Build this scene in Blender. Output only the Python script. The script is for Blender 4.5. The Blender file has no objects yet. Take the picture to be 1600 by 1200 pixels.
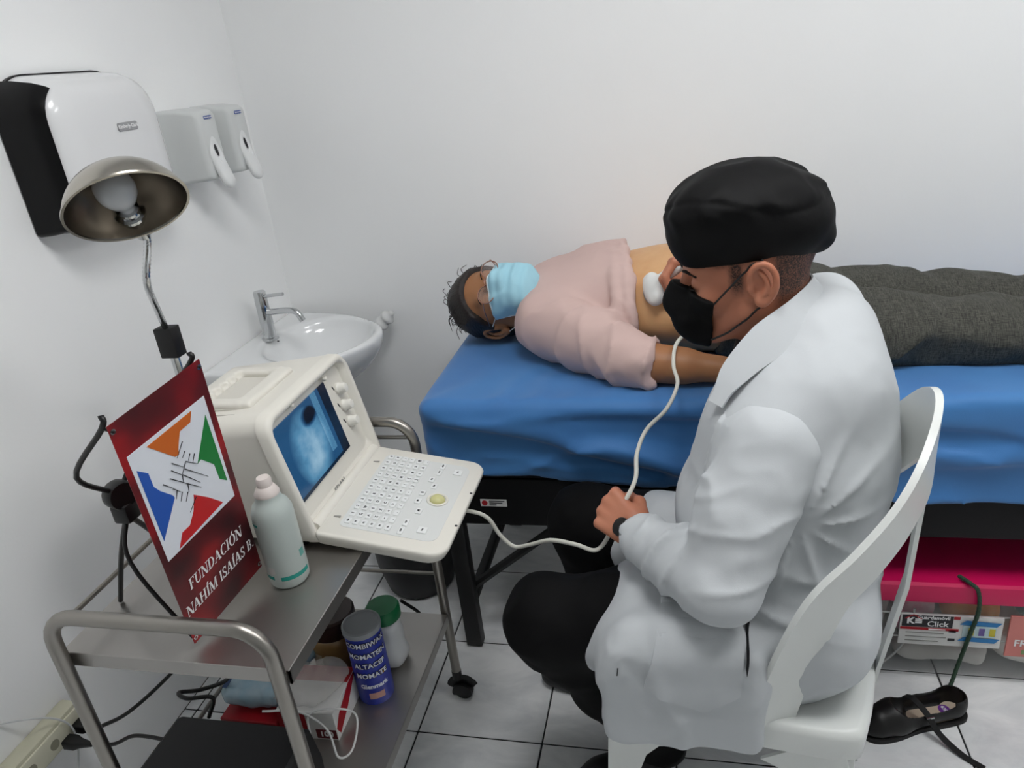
import bpy, bmesh, math, random
import numpy as np
from mathutils import Vector, Matrix

# ------------------------------------------------------------------ camera, light, exposure
SC = bpy.context.scene
COL = SC.collection
CAM_LOC = Vector((0.0, 0.0, 1.5))
YAW, PITCH, ROLL, FPX = math.radians(-14.43), math.radians(23.63), math.radians(-6.75), 1160.0
def make_camera():
    cy, sy, cp, sp = math.cos(YAW), math.sin(YAW), math.cos(PITCH), math.sin(PITCH)
    f = Vector((sy*cp, cy*cp, -sp)); r = Vector((cy, -sy, 0)); u = r.cross(f)
    c, s = math.cos(ROLL), math.sin(ROLL)
    r2 = c*r + s*u; u2 = -s*r + c*u
    cd = bpy.data.cameras.new('camera'); cd.sensor_width = 36.0; cd.lens = FPX/1600*36.0
    cd.clip_start = 0.02
    co = bpy.data.objects.new('camera', cd); COL.objects.link(co)
    m = Matrix((( r2.x, u2.x, -f.x, 0), (r2.y, u2.y, -f.y, 0), (r2.z, u2.z, -f.z, 0), (0, 0, 0, 1)))
    m.translation = CAM_LOC
    co.matrix_world = m
    SC.camera = co
make_camera()
w = bpy.data.worlds.new('world'); SC.world = w; w.use_nodes = True
w.node_tree.nodes['Background'].inputs[0].default_value = (0.80, 0.85, 0.9, 1)
w.node_tree.nodes['Background'].inputs[1].default_value = 0.25
SC.view_settings.view_transform = 'Standard'; SC.view_settings.look = 'None'
SC.view_settings.gamma = 1.0; SC.view_settings.use_curve_mapping = False
SC.view_settings.exposure = 0.0
PANEL_W = 15.0          # emission of the ceiling panels
# real ceiling luminaires (built with the ceiling below): centre x, y, size x, size y
PANELS = [(1.10, 0.95, 0.6, 0.6), (-0.10, 0.75, 0.6, 0.6)]

# ------------------------------------------------------------------ materials
def hexc(h):
    h = h.lstrip('#'); v = [int(h[i:i+2], 16)/255 for i in (0, 2, 4)]
    return tuple(x/12.92 if x <= .04045 else ((x+.055)/1.055)**2.4 for x in v)
MATS = {}
def mat(name, col='#808080', rough=.5, metal=0., spec=.5, bump=0., bscale=60., col2=None, cscale=8., trans=0., alpha=1., emit=None, estr=0., sss=0., aniso=None, coat=0., ior=1.45, detail=3., cpos=(.35, .65), sheen=0.):
    if name in MATS: return MATS[name]
    m = bpy.data.materials.new(name); m.use_nodes = True; nt = m.node_tree
    b = nt.nodes['Principled BSDF']
    c = hexc(col) if isinstance(col, str) else col
    b.inputs['Base Color'].default_value = (*c, 1); b.inputs['Roughness'].default_value = rough
    b.inputs['Metallic'].default_value = metal; b.inputs['Specular IOR Level'].default_value = spec
    b.inputs['IOR'].default_value = ior
    b.inputs['Transmission Weight'].default_value = trans; b.inputs['Alpha'].default_value = alpha
    b.inputs['Coat Weight'].default_value = coat
    if sheen: b.inputs['Sheen Weight'].default_value = sheen
    if sss:
        b.inputs['Subsurface Weight'].default_value = sss
        b.inputs['Subsurface Radius'].default_value = (.012, .005, .003); b.inputs['Subsurface Scale'].default_value = 1
    if emit:
        b.inputs['Emission Color'].default_value = (*hexc(emit), 1); b.inputs['Emission Strength'].default_value = estr
    tc = nt.nodes.new('ShaderNodeTexCoord')
    src = tc.outputs['Object']
    if aniso:
        mp = nt.nodes.new('ShaderNodeMapping'); mp.inputs['Scale'].default_value = aniso
        nt.links.new(src, mp.inputs[0]); src = mp.outputs[0]
    if col2:
        n = nt.nodes.new('ShaderNodeTexNoise'); n.inputs['Scale'].default_value = cscale; n.inputs['Detail'].default_value = detail
        nt.links.new(src, n.inputs['Vector'])
        r = nt.nodes.new('ShaderNodeValToRGB'); r.color_ramp.elements[0].color = (*c, 1); r.color_ramp.elements[1].color = (*hexc(col2), 1)
        r.color_ramp.elements[0].position, r.color_ramp.elements[1].position = cpos
        nt.links.new(n.outputs['Fac'], r.inputs[0]); nt.links.new(r.outputs[0], b.inputs['Base Color'])
    if bump:
        n = nt.nodes.new('ShaderNodeTexNoise'); n.inputs['Scale'].default_value = bscale; n.inputs['Detail'].default_value = 2
        nt.links.new(src, n.inputs['Vector'])
        bp = nt.nodes.new('ShaderNodeBump'); bp.inputs['Strength'].default_value = bump; bp.inputs['Distance'].default_value = .002
        nt.links.new(n.outputs['Fac'], bp.inputs['Height']); nt.links.new(bp.outputs[0], b.inputs['Normal'])
    MATS[name] = m
    return m

# ------------------------------------------------------------------ objects
def thing(name, label, cat, loc=(0, 0, 0), rot=(0, 0, 0), group=None, kind=None):
    o = bpy.data.objects.new(name, None); COL.objects.link(o)
    o.empty_display_size = .05
    o.location = loc; o.rotation_euler = rot
    o['label'] = label; o['category'] = cat
    if group: o['group'] = group
    if kind: o['kind'] = kind
    return o
def tag(o, label=None, cat=None, group=None, kind=None):
    for k, v in (('label', label), ('category', cat), ('group', group), ('kind', kind)):
        if v: o[k] = v
    return o
def obj(name, geo, m, parent=None, smooth=True, sharp=40, loc=None, rot=None):
    """geo = (verts, faces) in the parent's own frame"""
    if isinstance(geo, bpy.types.Mesh): me = geo
    else:
        v, f = geo
        me = bpy.data.meshes.new(name)
        me.from_pydata([tuple(map(float, p)) for p in v], [], [tuple(map(int, q)) for q in f])
        finish(me, smooth, sharp)
        if m is not None: me.materials.append(m)
    o = bpy.data.objects.new(name, me); COL.objects.link(o)
    if parent is not None: o.parent = parent
    if loc is not None: o.location = loc
    if rot is not None: o.rotation_euler = rot
    return o
def finish(me, smooth=True, sharp=40):
    me.update()
    if smooth:
        me.shade_smooth()
        if sharp < 180:
            bm = bmesh.new(); bm.from_mesh(me)
            a = math.radians(sharp)
            for e in bm.edges:
                if len(e.link_faces) == 2 and e.calc_face_angle(0) > a: e.smooth = False
            bm.to_mesh(me); bm.free()
def copy_tree(o, parent=None):
    c = o.copy(); COL.objects.link(c); c.parent = parent
    for ch in [x for x in o.children]: copy_tree(ch, c)
    return c
def loc_of(o):
    return np.array(o.location)

# ------------------------------------------------------------------ geometry: every function returns (verts, faces)
def join(*gs):
    V, F = [], []
    for v, f in gs:
        n = len(V); V += [tuple(p) for p in v]; F += [tuple(i+n for i in q) for q in f]
    return V, F
def shift(g, d):
    return [(p[0]+d[0], p[1]+d[1], p[2]+d[2]) for p in g[0]], g[1]
def xform(g, m):
    return [tuple(m @ Vector(p)) for p in g[0]], g[1]
def from_bm(bm):
    bm.verts.index_update()
    g = ([tuple(v.co) for v in bm.verts], [tuple(v.index for v in f.verts) for f in bm.faces]); bm.free(); return g
def box(x0, x1, y0, y1, z0, z1, bev=0., seg=2):
    bm = bmesh.new(); bmesh.ops.create_cube(bm, size=1)
    for v in bm.verts:
        v.co = Vector(((x0+x1)/2+v.co.x*(x1-x0), (y0+y1)/2+v.co.y*(y1-y0), (z0+z1)/2+v.co.z*(z1-z0)))
    if bev: bmesh.ops.bevel(bm, geom=list(bm.edges), offset=bev, segments=seg, profile=.5, affect='EDGES')
    return from_bm(bm)
def smooth_path(pts, n=8, closed=False):
    P = [np.array(p, float) for p in pts]
    if closed: P = [P[-1]]+P+[P[0], P[1]]
    else: P = [2*P[0]-P[1]]+P+[2*P[-1]-P[-2]]
    out = []
    for i in range(1, len(P)-2):
        for k in range(n):
            t = k/n; a, b, c, d = P[i-1], P[i], P[i+1], P[i+2]
            out.append(.5*((2*b)+(-a+c)*t+(2*a-5*b+4*c-d)*t*t+(-a+3*b-3*c+d)*t**3))
    if not closed: out.append(P[-2])
    return out
def tube(pts, r, seg=10, closed=False, cap=True, flat=1., up0=None):
    """sweep a circle (r number or list) along the points"""
    P = [np.array(p, float) for p in pts]; n = len(P)
    R = [r]*n if np.isscalar(r) else list(r)
    T = []
    for i in range(n):
        a = P[(i-1) % n] if (closed or i) else P[0]; b = P[(i+1) % n] if (closed or i < n-1) else P[-1]
        t = b-a; L = np.linalg.norm(t); T.append(t/L if L > 1e-9 else np.array([0, 0, 1.]))
    up = np.array(up0, float) if up0 is not None else (np.array([0, 0, 1.]) if abs(T[0][2]) < .9 else np.array([1., 0, 0]))
    V, F = [], []
    u = np.cross(up, T[0]); u /= np.linalg.norm(u)
    for i in range(n):
        u = u-T[i]*np.dot(u, T[i]); u /= max(1e-9, np.linalg.norm(u)); w_ = np.cross(T[i], u)
        for k in range(seg):
            a = 2*math.pi*k/seg
            V.append(tuple(P[i]+R[i]*(math.cos(a)*u+math.sin(a)*flat*w_)))
    m = n if closed else n-1
    for i in range(m):
        for k in range(seg):
            a = i*seg+k; b = i*seg+(k+1) % seg; c = ((i+1) % n)*seg+(k+1) % seg; d = ((i+1) % n)*seg+k
            F.append((a, b, c, d))
    if cap and not closed:
        F.append(tuple(range(seg-1, -1, -1))); F.append(tuple((n-1)*seg+k for k in range(seg)))
    return V, F
def strap(pts, width, thick, wdir):
    """flat band: rectangle cross-section, width along wdir (one vector or one per point)"""
    P = [np.array(p, float) for p in pts]; n = len(P); V, F = [], []
    for i in range(n):
        t = P[min(i+1, n-1)]-P[max(i-1, 0)]; t /= np.linalg.norm(t)
        w_ = np.array(wdir[i] if np.ndim(wdir) == 2 else wdir, float); w_ = w_-t*np.dot(w_, t); w_ /= np.linalg.norm(w_)
        nn = np.cross(t, w_)
        ww = width[i] if np.ndim(width) else width
        for a, b in ((-1, -1), (1, -1), (1, 1), (-1, 1)): V.append(tuple(P[i]+w_*a*ww/2+nn*b*thick/2))
    for i in range(n-1):
        for k in range(4): F.append((i*4+k, i*4+(k+1) % 4, (i+1)*4+(k+1) % 4, (i+1)*4+k))
    F.append((3, 2, 1, 0)); F.append(tuple((n-1)*4+k for k in range(4)))
    return V, F
def lathe(prof, seg=32, axis='z', cap=False, sx=1., sy=1.):
    """prof = [(r, z)...]"""
    V, F = [], []; n = len(prof)
    for r, z in prof:
        for k in range(seg):
            a = 2*math.pi*k/seg; V.append((r*math.cos(a)*sx, r*math.sin(a)*sy, z))
    for i in range(n-1):
        for k in range(seg): F.append((i*seg+k, i*seg+(k+1) % seg, (i+1)*seg+(k+1) % seg, (i+1)*seg+k))
    if prof[0][0] > 1e-6 and cap: F.append(tuple(range(seg-1, -1, -1)))
    if prof[-1][0] > 1e-6 and cap: F.append(tuple((n-1)*seg+k for k in range(seg)))
    return V, F
def orient(g, loc, zdir, xdir=None):
    z = Vector(zdir).normalized()
    x = Vector(xdir) if xdir is not None else (Vector((1, 0, 0)) if abs(z.x) < .9 else Vector((0, 1, 0)))
    x = (x-z*x.dot(z)).normalized(); y = z.cross(x)
    m = Matrix(((x.x, y.x, z.x, loc[0]), (x.y, y.y, z.y, loc[1]), (x.z, y.z, z.z, loc[2]), (0, 0, 0, 1)))
    return xform(g, m)
def prism(poly, z0, z1):
    n = len(poly)
    V = [(x, y, z0) for x, y in poly]+[(x, y, z1) for x, y in poly]
    F = [tuple(range(n-1, -1, -1)), tuple(range(n, 2*n))]+[(i, (i+1) % n, n+(i+1) % n, n+i) for i in range(n)]
    return V, F
def loft(rings, cap=True, closed=True):
    n = len(rings[0]); V = [tuple(p) for r in rings for p in r]; F = []
    for i in range(len(rings)-1):
        for k in range(n if closed else n-1): F.append((i*n+k, i*n+(k+1) % n, (i+1)*n+(k+1) % n, (i+1)*n+k))
    if cap: F.append(tuple(range(n-1, -1, -1))); F.append(tuple((len(rings)-1)*n+k for k in range(n)))
    return V, F
def rrect(x0, x1, y0, y1, r, n=5):
    out = []
    rs = r if isinstance(r, (list, tuple)) else [r]*4          # order: x1y1, x0y1, x0y0, x1y0
    for (cx, cy, a0), rr in zip(((x1, y1, 0), (x0, y1, 90), (x0, y0, 180), (x1, y0, 270)), rs):
        px = cx-rr if cx == x1 else cx+rr; py = cy-rr if cy == y1 else cy+rr
        for k in range(n+1):
            a = math.radians(a0+90*k/n); out.append((px+rr*math.cos(a), py+rr*math.sin(a)))
    return out
def text_geo(s, size, depth=.0005, bold=0., shear=0., align='CENTER', sx=1., spacing=1.):
    c = bpy.data.curves.new('t', 'FONT'); c.body = s; c.size = size; c.extrude = depth/2; c.offset = bold; c.shear = shear
    c.align_x = align; c.align_y = 'CENTER'; c.resolution_u = 2; c.space_character = spacing
    o = bpy.data.objects.new('t', c); COL.objects.link(o)
    me = bpy.data.meshes.new_from_object(o.evaluated_get(bpy.context.evaluated_depsgraph_get()))
    g = ([(v.co.x*sx, v.co.y, v.co.z) for v in me.vertices], [tuple(p.vertices) for p in me.polygons])
    bpy.data.objects.remove(o); bpy.data.curves.remove(c); bpy.data.meshes.remove(me)
    return g

# ------------------------------------------------------------------ signed distance fields -> one continuous mesh
def _lat(seed):
    rng = np.random.default_rng(seed); return rng.random((32, 32, 32)).astype(np.float32)
_LATS = {}
def vnoise(X, Y, Z, s, seed=0):
    L = _LATS.setdefault(seed, _lat(seed))
    x, y, z = X*s+100, Y*s+100, Z*s+100
    x, y, z = np.broadcast_arrays(x, y, z)
    xi, yi, zi = np.floor(x).astype(np.int32), np.floor(y).astype(np.int32), np.floor(z).astype(np.int32)
    fx, fy, fz = x-xi, y-yi, z-zi
    fx, fy, fz = [f*f*(3-2*f) for f in (fx, fy, fz)]
    xi &= 31; yi &= 31; zi &= 31; x1, y1, z1 = (xi+1) & 31, (yi+1) & 31, (zi+1) & 31
    a = L[xi, yi, zi]*(1-fx)+L[x1, yi, zi]*fx; b = L[xi, y1, zi]*(1-fx)+L[x1, y1, zi]*fx
    c = L[xi, yi, z1]*(1-fx)+L[x1, yi, z1]*fx; d = L[xi, y1, z1]*(1-fx)+L[x1, y1, z1]*fx
    return ((a*(1-fy)+b*fy)*(1-fz)+(c*(1-fy)+d*fy)*fz)*2-1
class Field:
    def __init__(s, lo, hi, res):
        s.lo = np.array(lo, float); s.res = res
        s.n = np.ceil((np.array(hi)-s.lo)/res).astype(int)+1
        s.ax = [(s.lo[i]+res*np.arange(s.n[i])).astype(np.float32) for i in range(3)]
        s.d = np.full(s.n, .5, np.float32)
    def sl(s, lo, hi):
        a = np.clip(np.floor((np.array(lo)-s.lo)/s.res).astype(int), 0, s.n); b = np.clip(np.ceil((np.array(hi)-s.lo)/s.res).astype(int)+1, 0, s.n)
        if np.any(b <= a): return None
        S = tuple(slice(a[i], b[i]) for i in range(3))
        X = s.ax[0][S[0]][:, None, None]; Y = s.ax[1][S[1]][None, :, None]; Z = s.ax[2][S[2]][None, None, :]
        return S, X, Y, Z
    def comb(s, S, d, k, op):
        A = s.d[S]
        if op == 'add':
            if k > 0:
                h = np.maximum(k-np.abs(A-d), 0)/k; s.d[S] = np.minimum(A, d)-h*h*k*.25
            else: s.d[S] = np.minimum(A, d)
        else:
            d = -d
            if k > 0:
                h = np.maximum(k-np.abs(A-d), 0)/k; s.d[S] = np.maximum(A, d)+h*h*k*.25
            else: s.d[S] = np.maximum(A, d)
    def cap(s, a, b, ra, rb=None, k=.02, op='add', flat=None):
        """tapered capsule; flat=(dir, factor) squashes it along a direction"""
        a = np.array(a, float); b = np.array(b, float); rb = ra if rb is None else rb
        m = max(ra, rb)*(1.6 if flat else 1)+k+.03
        q = s.sl(np.minimum(a, b)-m, np.maximum(a, b)+m)
        if q is None: return s
        S, X, Y, Z = q
        ab = b-a; L2 = max(1e-12, ab@ab)
        t = np.clip(((X-a[0])*ab[0]+(Y-a[1])*ab[1]+(Z-a[2])*ab[2])/L2, 0, 1)
        dx, dy, dz = X-a[0]-t*ab[0], Y-a[1]-t*ab[1], Z-a[2]-t*ab[2]
        sq = dx*dx+dy*dy+dz*dz
        if flat:
            v = np.array(flat[0], float); v /= np.linalg.norm(v); p = dx*v[0]+dy*v[1]+dz*v[2]
            sq = sq+p*p*(1/flat[1]**2-1)
            d = np.sqrt(np.maximum(sq, 0))-(ra+(rb-ra)*t)
            if flat[1] < 1: d = d*(.6+.4*flat[1])
        else: d = np.sqrt(sq)-(ra+(rb-ra)*t)
        s.comb(S, d.astype(np.float32), k, op); return s
    def chain(s, pts, rs, k=.02, flat=None, op='add'):
        for i in range(len(pts)-1): s.cap(pts[i], pts[i+1], rs[i], rs[i+1], k, op, flat)
        return s
    def ell(s, c, r, R=None, k=.02, op='add'):
        """ellipsoid; R = 3x3 rows are its axes"""
        c = np.array(c, float); r = np.array(r, float); m = r.max()+k+.03
        q = s.sl(c-m, c+m)
        if q is None: return s
        S, X, Y, Z = q; X, Y, Z = X-c[0], Y-c[1], Z-c[2]
        if R is not None:
            R = np.array(R, float); X, Y, Z = [R[i, 0]*X+R[i, 1]*Y+R[i, 2]*Z for i in range(3)]
        k0 = np.sqrt((X/r[0])**2+(Y/r[1])**2+(Z/r[2])**2); k1 = np.sqrt((X/r[0]**2)**2+(Y/r[1]**2)**2+(Z/r[2]**2)**2)
        d = np.where(k1 > 1e-9, k0*(k0-1)/np.maximum(k1, 1e-9), -r.min())
        s.comb(S, d.astype(np.float32), k, op); return s
    def rbox(s, c, h, rad, R=None, k=.02, op='add'):
        c = np.array(c, float); h = np.array(h, float); m = np.linalg.norm(h)+k+.03
        q = s.sl(c-m, c+m)
        if q is None: return s
        S, X, Y, Z = q; X, Y, Z = X-c[0], Y-c[1], Z-c[2]
        if R is not None:
            R = np.array(R, float); X, Y, Z = [R[i, 0]*X+R[i, 1]*Y+R[i, 2]*Z for i in range(3)]
        qx, qy, qz = np.abs(X)-h[0]+rad, np.abs(Y)-h[1]+rad, np.abs(Z)-h[2]+rad
        d = np.sqrt(np.maximum(qx, 0)**2+np.maximum(qy, 0)**2+np.maximum(qz, 0)**2)+np.minimum(np.maximum(np.maximum(qx, qy), qz), 0)-rad
        s.comb(S, d.astype(np.float32), k, op); return s
    def full(s):
        return s.ax[0][:, None, None], s.ax[1][None, :, None], s.ax[2][None, None, :]
    def half(s, p, n, k=0.):
        """keep the side of the plane that n points away from (cut where (x-p).n > 0)"""
        X, Y, Z = s.full(); n = np.array(n, float); n /= np.linalg.norm(n)
        d = (X-p[0])*n[0]+(Y-p[1])*n[1]+(Z-p[2])*n[2]
        A = s.d
        if k:
            h = np.maximum(k-np.abs(A-d), 0)/k; s.d = (np.maximum(A, d)+h*h*k*.25).astype(np.float32)
        else: s.d = np.maximum(A, d).astype(np.float32)
        return s
    def disp(s, fn):
        """fn(X,Y,Z) is pushed out of the surface, only evaluated near it"""
        M = np.argwhere(np.abs(s.d) < .05)
        P = s.lo+M*s.res
        s.d[M[:, 0], M[:, 1], M[:, 2]] -= fn(P[:, 0], P[:, 1], P[:, 2]).astype(np.float32); return s
    def mesh(s, relax=1):
        d = s.d.copy()
        for i in range(3):                                        # keep it closed at the borders
            for e in (0, -1):
                ix = [slice(None)]*3; ix[i] = e; d[tuple(ix)] = np.maximum(d[tuple(ix)], 1e-4)
        ins = d < 0; n = d.shape
        cnt = np.zeros((n[0]-1, n[1]-1, n[2]-1), np.uint8)
        for i in (0, 1):
            for j in (0, 1):
                for k in (0, 1): cnt += ins[i:n[0]-1+i, j:n[1]-1+j, k:n[2]-1+k]
        act = np.argwhere((cnt > 0) & (cnt < 8))
        idx = np.full(cnt.shape, -1, np.int32); idx[act[:, 0], act[:, 1], act[:, 2]] = np.arange(len(act))
        acc = np.zeros((len(act), 3)); num = np.zeros(len(act))
        cor = [(i, j, k) for i in (0, 1) for j in (0, 1) for k in (0, 1)]
        val = {c: d[act[:, 0]+c[0], act[:, 1]+c[1], act[:, 2]+c[2]] for c in cor}
        for a in cor:
            for ax in range(3):
                if a[ax] == 0:
                    b = list(a); b[ax] = 1; b = tuple(b); va, vb = val[a], val[b]
                    m = (va < 0) != (vb < 0); t = np.where(m, va/np.where(np.abs(va-vb) < 1e-12, 1, va-vb), 0)
                    p = np.array(a, float)[None]+np.eye(3)[ax][None]*t[:, None]
                    acc += np.where(m[:, None], p, 0); num += m
        V = s.lo+(act+acc/num[:, None])*s.res
        Fs = []
        for ax in range(3):
            u, v = (ax+1) % 3, (ax+2) % 3
            A = [slice(None)]*3; B = [slice(None)]*3; A[ax] = slice(0, n[ax]-1); B[ax] = slice(1, n[ax])
            ia, ib = ins[tuple(A)], ins[tuple(B)]
            e = np.argwhere(ia != ib)
            e = e[(e[:, u] > 0) & (e[:, v] > 0) & (e[:, u] < n[u]-1) & (e[:, v] < n[v]-1)]
            if not len(e): continue
            flip = ib[e[:, 0], e[:, 1], e[:, 2]]
            def g(du, dv):
                c = e.copy(); c[:, u] -= du; c[:, v] -= dv; return idx[c[:, 0], c[:, 1], c[:, 2]]
            q = np.stack([g(1, 1), g(0, 1), g(0, 0), g(1, 0)], 1)
            q[flip] = q[flip][:, ::-1]
            Fs.append(q)
        F = np.concatenate(Fs); F = F[(F >= 0).all(1)]
        for _ in range(relax):                                    # Laplacian step removes the grid's stair pattern
            acc = np.zeros_like(V); num = np.zeros(len(V))
            for i in range(4):
                a, b = F[:, i], F[:, (i+1) % 4]
                for k in range(3):
                    acc[:, k] += np.bincount(a, V[b, k], len(V))+np.bincount(b, V[a, k], len(V))
                num += np.bincount(a, minlength=len(V))+np.bincount(b, minlength=len(V))
            V = V*.5+.5*acc/np.maximum(num, 1)[:, None]
        return V, F
def fmesh(name, V, F, m):
    me = bpy.data.meshes.new(name)
    me.vertices.add(len(V)); me.vertices.foreach_set('co', np.asarray(V, np.float32).ravel())
    F = np.asarray(F, np.int32)
    me.loops.add(F.size); me.loops.foreach_set('vertex_index', F.ravel())
    me.polygons.add(len(F)); me.polygons.foreach_set('loop_start', np.arange(0, F.size, F.shape[1], dtype=np.int32))
    me.update(calc_edges=True); me.validate(); me.shade_smooth()
    if m is not None: me.materials.append(m)
    return me
def fobj(name, field, m, parent, relax=1):
    V, F = field.mesh(relax)
    if parent is not None: V = V-loc_of(parent)
    o = bpy.data.objects.new(name, fmesh(name, V, F, m)); COL.objects.link(o)
    if parent is not None: o.parent = parent
    return o
def wpart(name, geo, m, parent, **k):
    """part whose geometry is given in room coordinates, parent not rotated"""
    base = parent
    off = np.zeros(3)
    while base is not None: off += loc_of(base); base = base.parent
    return obj(name, shift(geo, -off), m, parent, **k)
# ------------------------------------------------------------------ the room
XL, YB, XR, YF, ZC = -1.326, 2.24, 2.05, -1.25, 2.6
def plaster():
    m = mat('wall_paint', '#f6f7f7', .6, bump=.08, bscale=140., col2='#f9fafa', cscale=1.5)
    return m
def structure(name, geo, m, **k):
    o = obj(name, geo, m, smooth=False, **k); o['kind'] = 'structure'; return o
WM = plaster()
o = structure('wall_left', box(XL-.1, XL, YF-.1, YB+.1, 0, ZC), WM); tag(o, 'plain white painted wall carrying the dispensers and the sink')
o = structure('wall_back', box(XL, XR, YB, YB+.1, 0, ZC), WM); tag(o, 'plain white painted wall along the examination bed')
structure('wall_right', box(XR, XR+.1, YF-.1, YB+.1, 0, ZC), WM)
structure('wall_front', box(XL, XR, YF-.1, YF, 0, ZC), mat('low_bounce_paint', '#c4c6c5', .7))  # unseen wall, greyed to lessen bounce onto camera-facing sides
ceil = structure('ceiling', box(XL-.1, XR+.1, YF-.1, YB+.1, ZC, ZC+.1), mat('ceiling_paint', '#f8f8f8', .8))
PM = mat('panel_light', '#ffffff', .5, emit='#fdfdfd', estr=PANEL_W)
FRM = mat('panel_frame', '#e9e9e9', .4)
for cx, cy, sx, sy in PANELS:
    t = thing('ceiling_panel_light', 'square white ceiling light panel above the ' + ('trolley side of the room' if cx < .5 else 'foot end of the bed'), 'ceiling light', (cx, cy, ZC), group='ceiling light panels')
    obj('diffuser', box(-sx/2, sx/2, -sy/2, sy/2, -.012, -.004), PM, t, smooth=False)
    fr = join(box(-sx/2-.02, sx/2+.02, -sy/2-.02, -sy/2, -.016, 0), box(-sx/2-.02, sx/2+.02, sy/2, sy/2+.02, -.016, 0),
              box(-sx/2-.02, -sx/2, -sy/2, sy/2, -.016, 0), box(sx/2, sx/2+.02, -sy/2, sy/2, -.016, 0))
    obj('frame', fr, FRM, t, smooth=False)
# floor: dark grout bed and single ceramic tiles
def tile_mat():
    m = mat('floor_tile', '#8d9092', .22, spec=.5); nt = m.node_tree; b = nt.nodes['Principled BSDF']
    g = nt.nodes.new('ShaderNodeNewGeometry'); oi = nt.nodes.new('ShaderNodeObjectInfo')
    ad = nt.nodes.new('ShaderNodeVectorMath'); ad.operation = 'MULTIPLY_ADD'
    cb = nt.nodes.new('ShaderNodeCombineXYZ'); nt.links.new(oi.outputs['Random'], cb.inputs[0]); nt.links.new(oi.outputs['Random'], cb.inputs[2])
    ad.inputs[1].default_value = (7, 7, 7)
    nt.links.new(cb.outputs[0], ad.inputs[0]); nt.links.new(g.outputs['Position'], ad.inputs[2])
    n = nt.nodes.new('ShaderNodeTexNoise'); n.inputs['Scale'].default_value = 5; n.inputs['Detail'].default_value = 8; n.inputs['Roughness'].default_value = .62; n.inputs['Distortion'].default_value = .6
    mp = nt.nodes.new('ShaderNodeMapping'); mp.inputs['Rotation'].default_value = (0, 0, .7); mp.inputs['Scale'].default_value = (1, 2.4, 1)
    nt.links.new(ad.outputs[0], mp.inputs[0]); nt.links.new(mp.outputs[0], n.inputs['Vector'])
    r = nt.nodes.new('ShaderNodeValToRGB'); e = r.color_ramp.elements
    e[0].position, e[0].color = .3, (*hexc('#cfd2d4'), 1); e[1].position, e[1].color = .7, (*hexc('#f3f4f4'), 1)
    nt.links.new(n.outputs['Fac'], r.inputs[0]); nt.links.new(r.outputs[0], b.inputs['Base Color'])
    return m
fl = structure('floor', box(XL-.1, XR+.1, YF-.1, YB+.1, -.1, -.002), mat('grout', '#2a2b2c', .9))
tag(fl, 'grey marbled ceramic tile floor with dark joints')
TP = .3135; TX0, TY0 = -.661, 1.232
tb = box(-TP/2+.002, TP/2-.002, -TP/2+.002, TP/2-.002, -.008, 0, .0012, 1)
tm = None
i0 = math.floor((XL-TX0)/TP); i1 = math.ceil((XR-TX0)/TP); j0 = math.floor((-.35-TY0)/TP); j1 = math.ceil((YB-TY0)/TP)
for i in range(i0, i1):
    for j in range(j0, j1):
        x0, x1 = max(XL, TX0+i*TP), min(XR, TX0+(i+1)*TP); y0, y1 = TY0+j*TP, min(YB, TY0+(j+1)*TP)
        if x1-x0 < .02 or y1-y0 < .02: continue
        whole = x1-x0 > TP-.001 and y1-y0 > TP-.001
        if whole and tm is not None: obj('floor_tile', tm, None, fl, loc=((x0+x1)/2, (y0+y1)/2, 0))
        else:
            hx, hy = (x1-x0)/2-.002, (y1-y0)/2-.002
            t = obj('floor_tile', box(-hx, hx, -hy, hy, -.008, 0, .0012, 1), tile_mat() if 'floor_tile' not in MATS else MATS['floor_tile'], fl, loc=((x0+x1)/2, (y0+y1)/2, 0))
            if whole: tm = t.data
# ------------------------------------------------------------------ shared materials
STEEL = mat('brushed_steel', '#9a9690', .34, 1., bump=.05, bscale=30., aniso=(1, 1, 30))
TRAYM = mat('tray_steel', '#a9a6a2', .36, .95, bump=.015, bscale=90.)
CHROME = mat('chrome', '#c9cbcc', .08, 1.)
BLACKP = mat('black_plastic', '#0d0d0e', .42)
BLACKM = mat('black_metal', '#0b0b0c', .5)
RUBBER = mat('black_rubber', '#0a0a0a', .6)
CREAM = mat('cream_plastic', '#dcd9d0', .42)
CREAM2 = mat('cream_plastic_keys', '#d9d7d0', .5)
WHITEP = mat('white_plastic', '#e6e7e6', .3)
CERAM = mat('white_ceramic', '#e9ebec', .12, coat=.4)
INK = mat('dark_ink', '#26262a', .6)
PALEINK = mat('grey_ink', '#8b8b88', .6)
RED = mat('red_print', '#a3121f', .45)
WPRINT = mat('white_print', '#e9e9e9', .5)
CARD = mat('white_card', '#d8d8d6', .6)

# ------------------------------------------------------------------ instrument trolley
TX0_, TX1_, TYN, TYF = -.960, -.583, .712, 1.352
TRZ, SHZ = .717, .283
tr = thing('instrument_trolley', 'stainless steel two-tier trolley with bent tube handles and castors', 'trolley', ((TX0_+TX1_)/2, (TYN+TYF)/2, 0))
def hoop(y):
    r = .055; zt = .803; P = [(TX0_, y, .085), (TX0_, y, .4), (TX0_, y, zt-r)]
    for k in range(1, 7):
        a = math.pi-math.pi/2*k/6; P.append((TX0_+r+r*math.cos(a), y, zt-r+r*math.sin(a)))
    P.append(((TX0_+TX1_)/2, y, zt))
    for k in range(0, 7):
        a = math.pi/2-math.pi/2*k/6; P.append((TX1_-r+r*math.cos(a), y, zt-r+r*math.sin(a)))
    P += [(TX1_, y, .4), (TX1_, y, .085)]
    return tube(P, .0118, 14)
for y in (TYN, TYF): wpart('frame_hoop', hoop(y), STEEL, tr)
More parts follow.
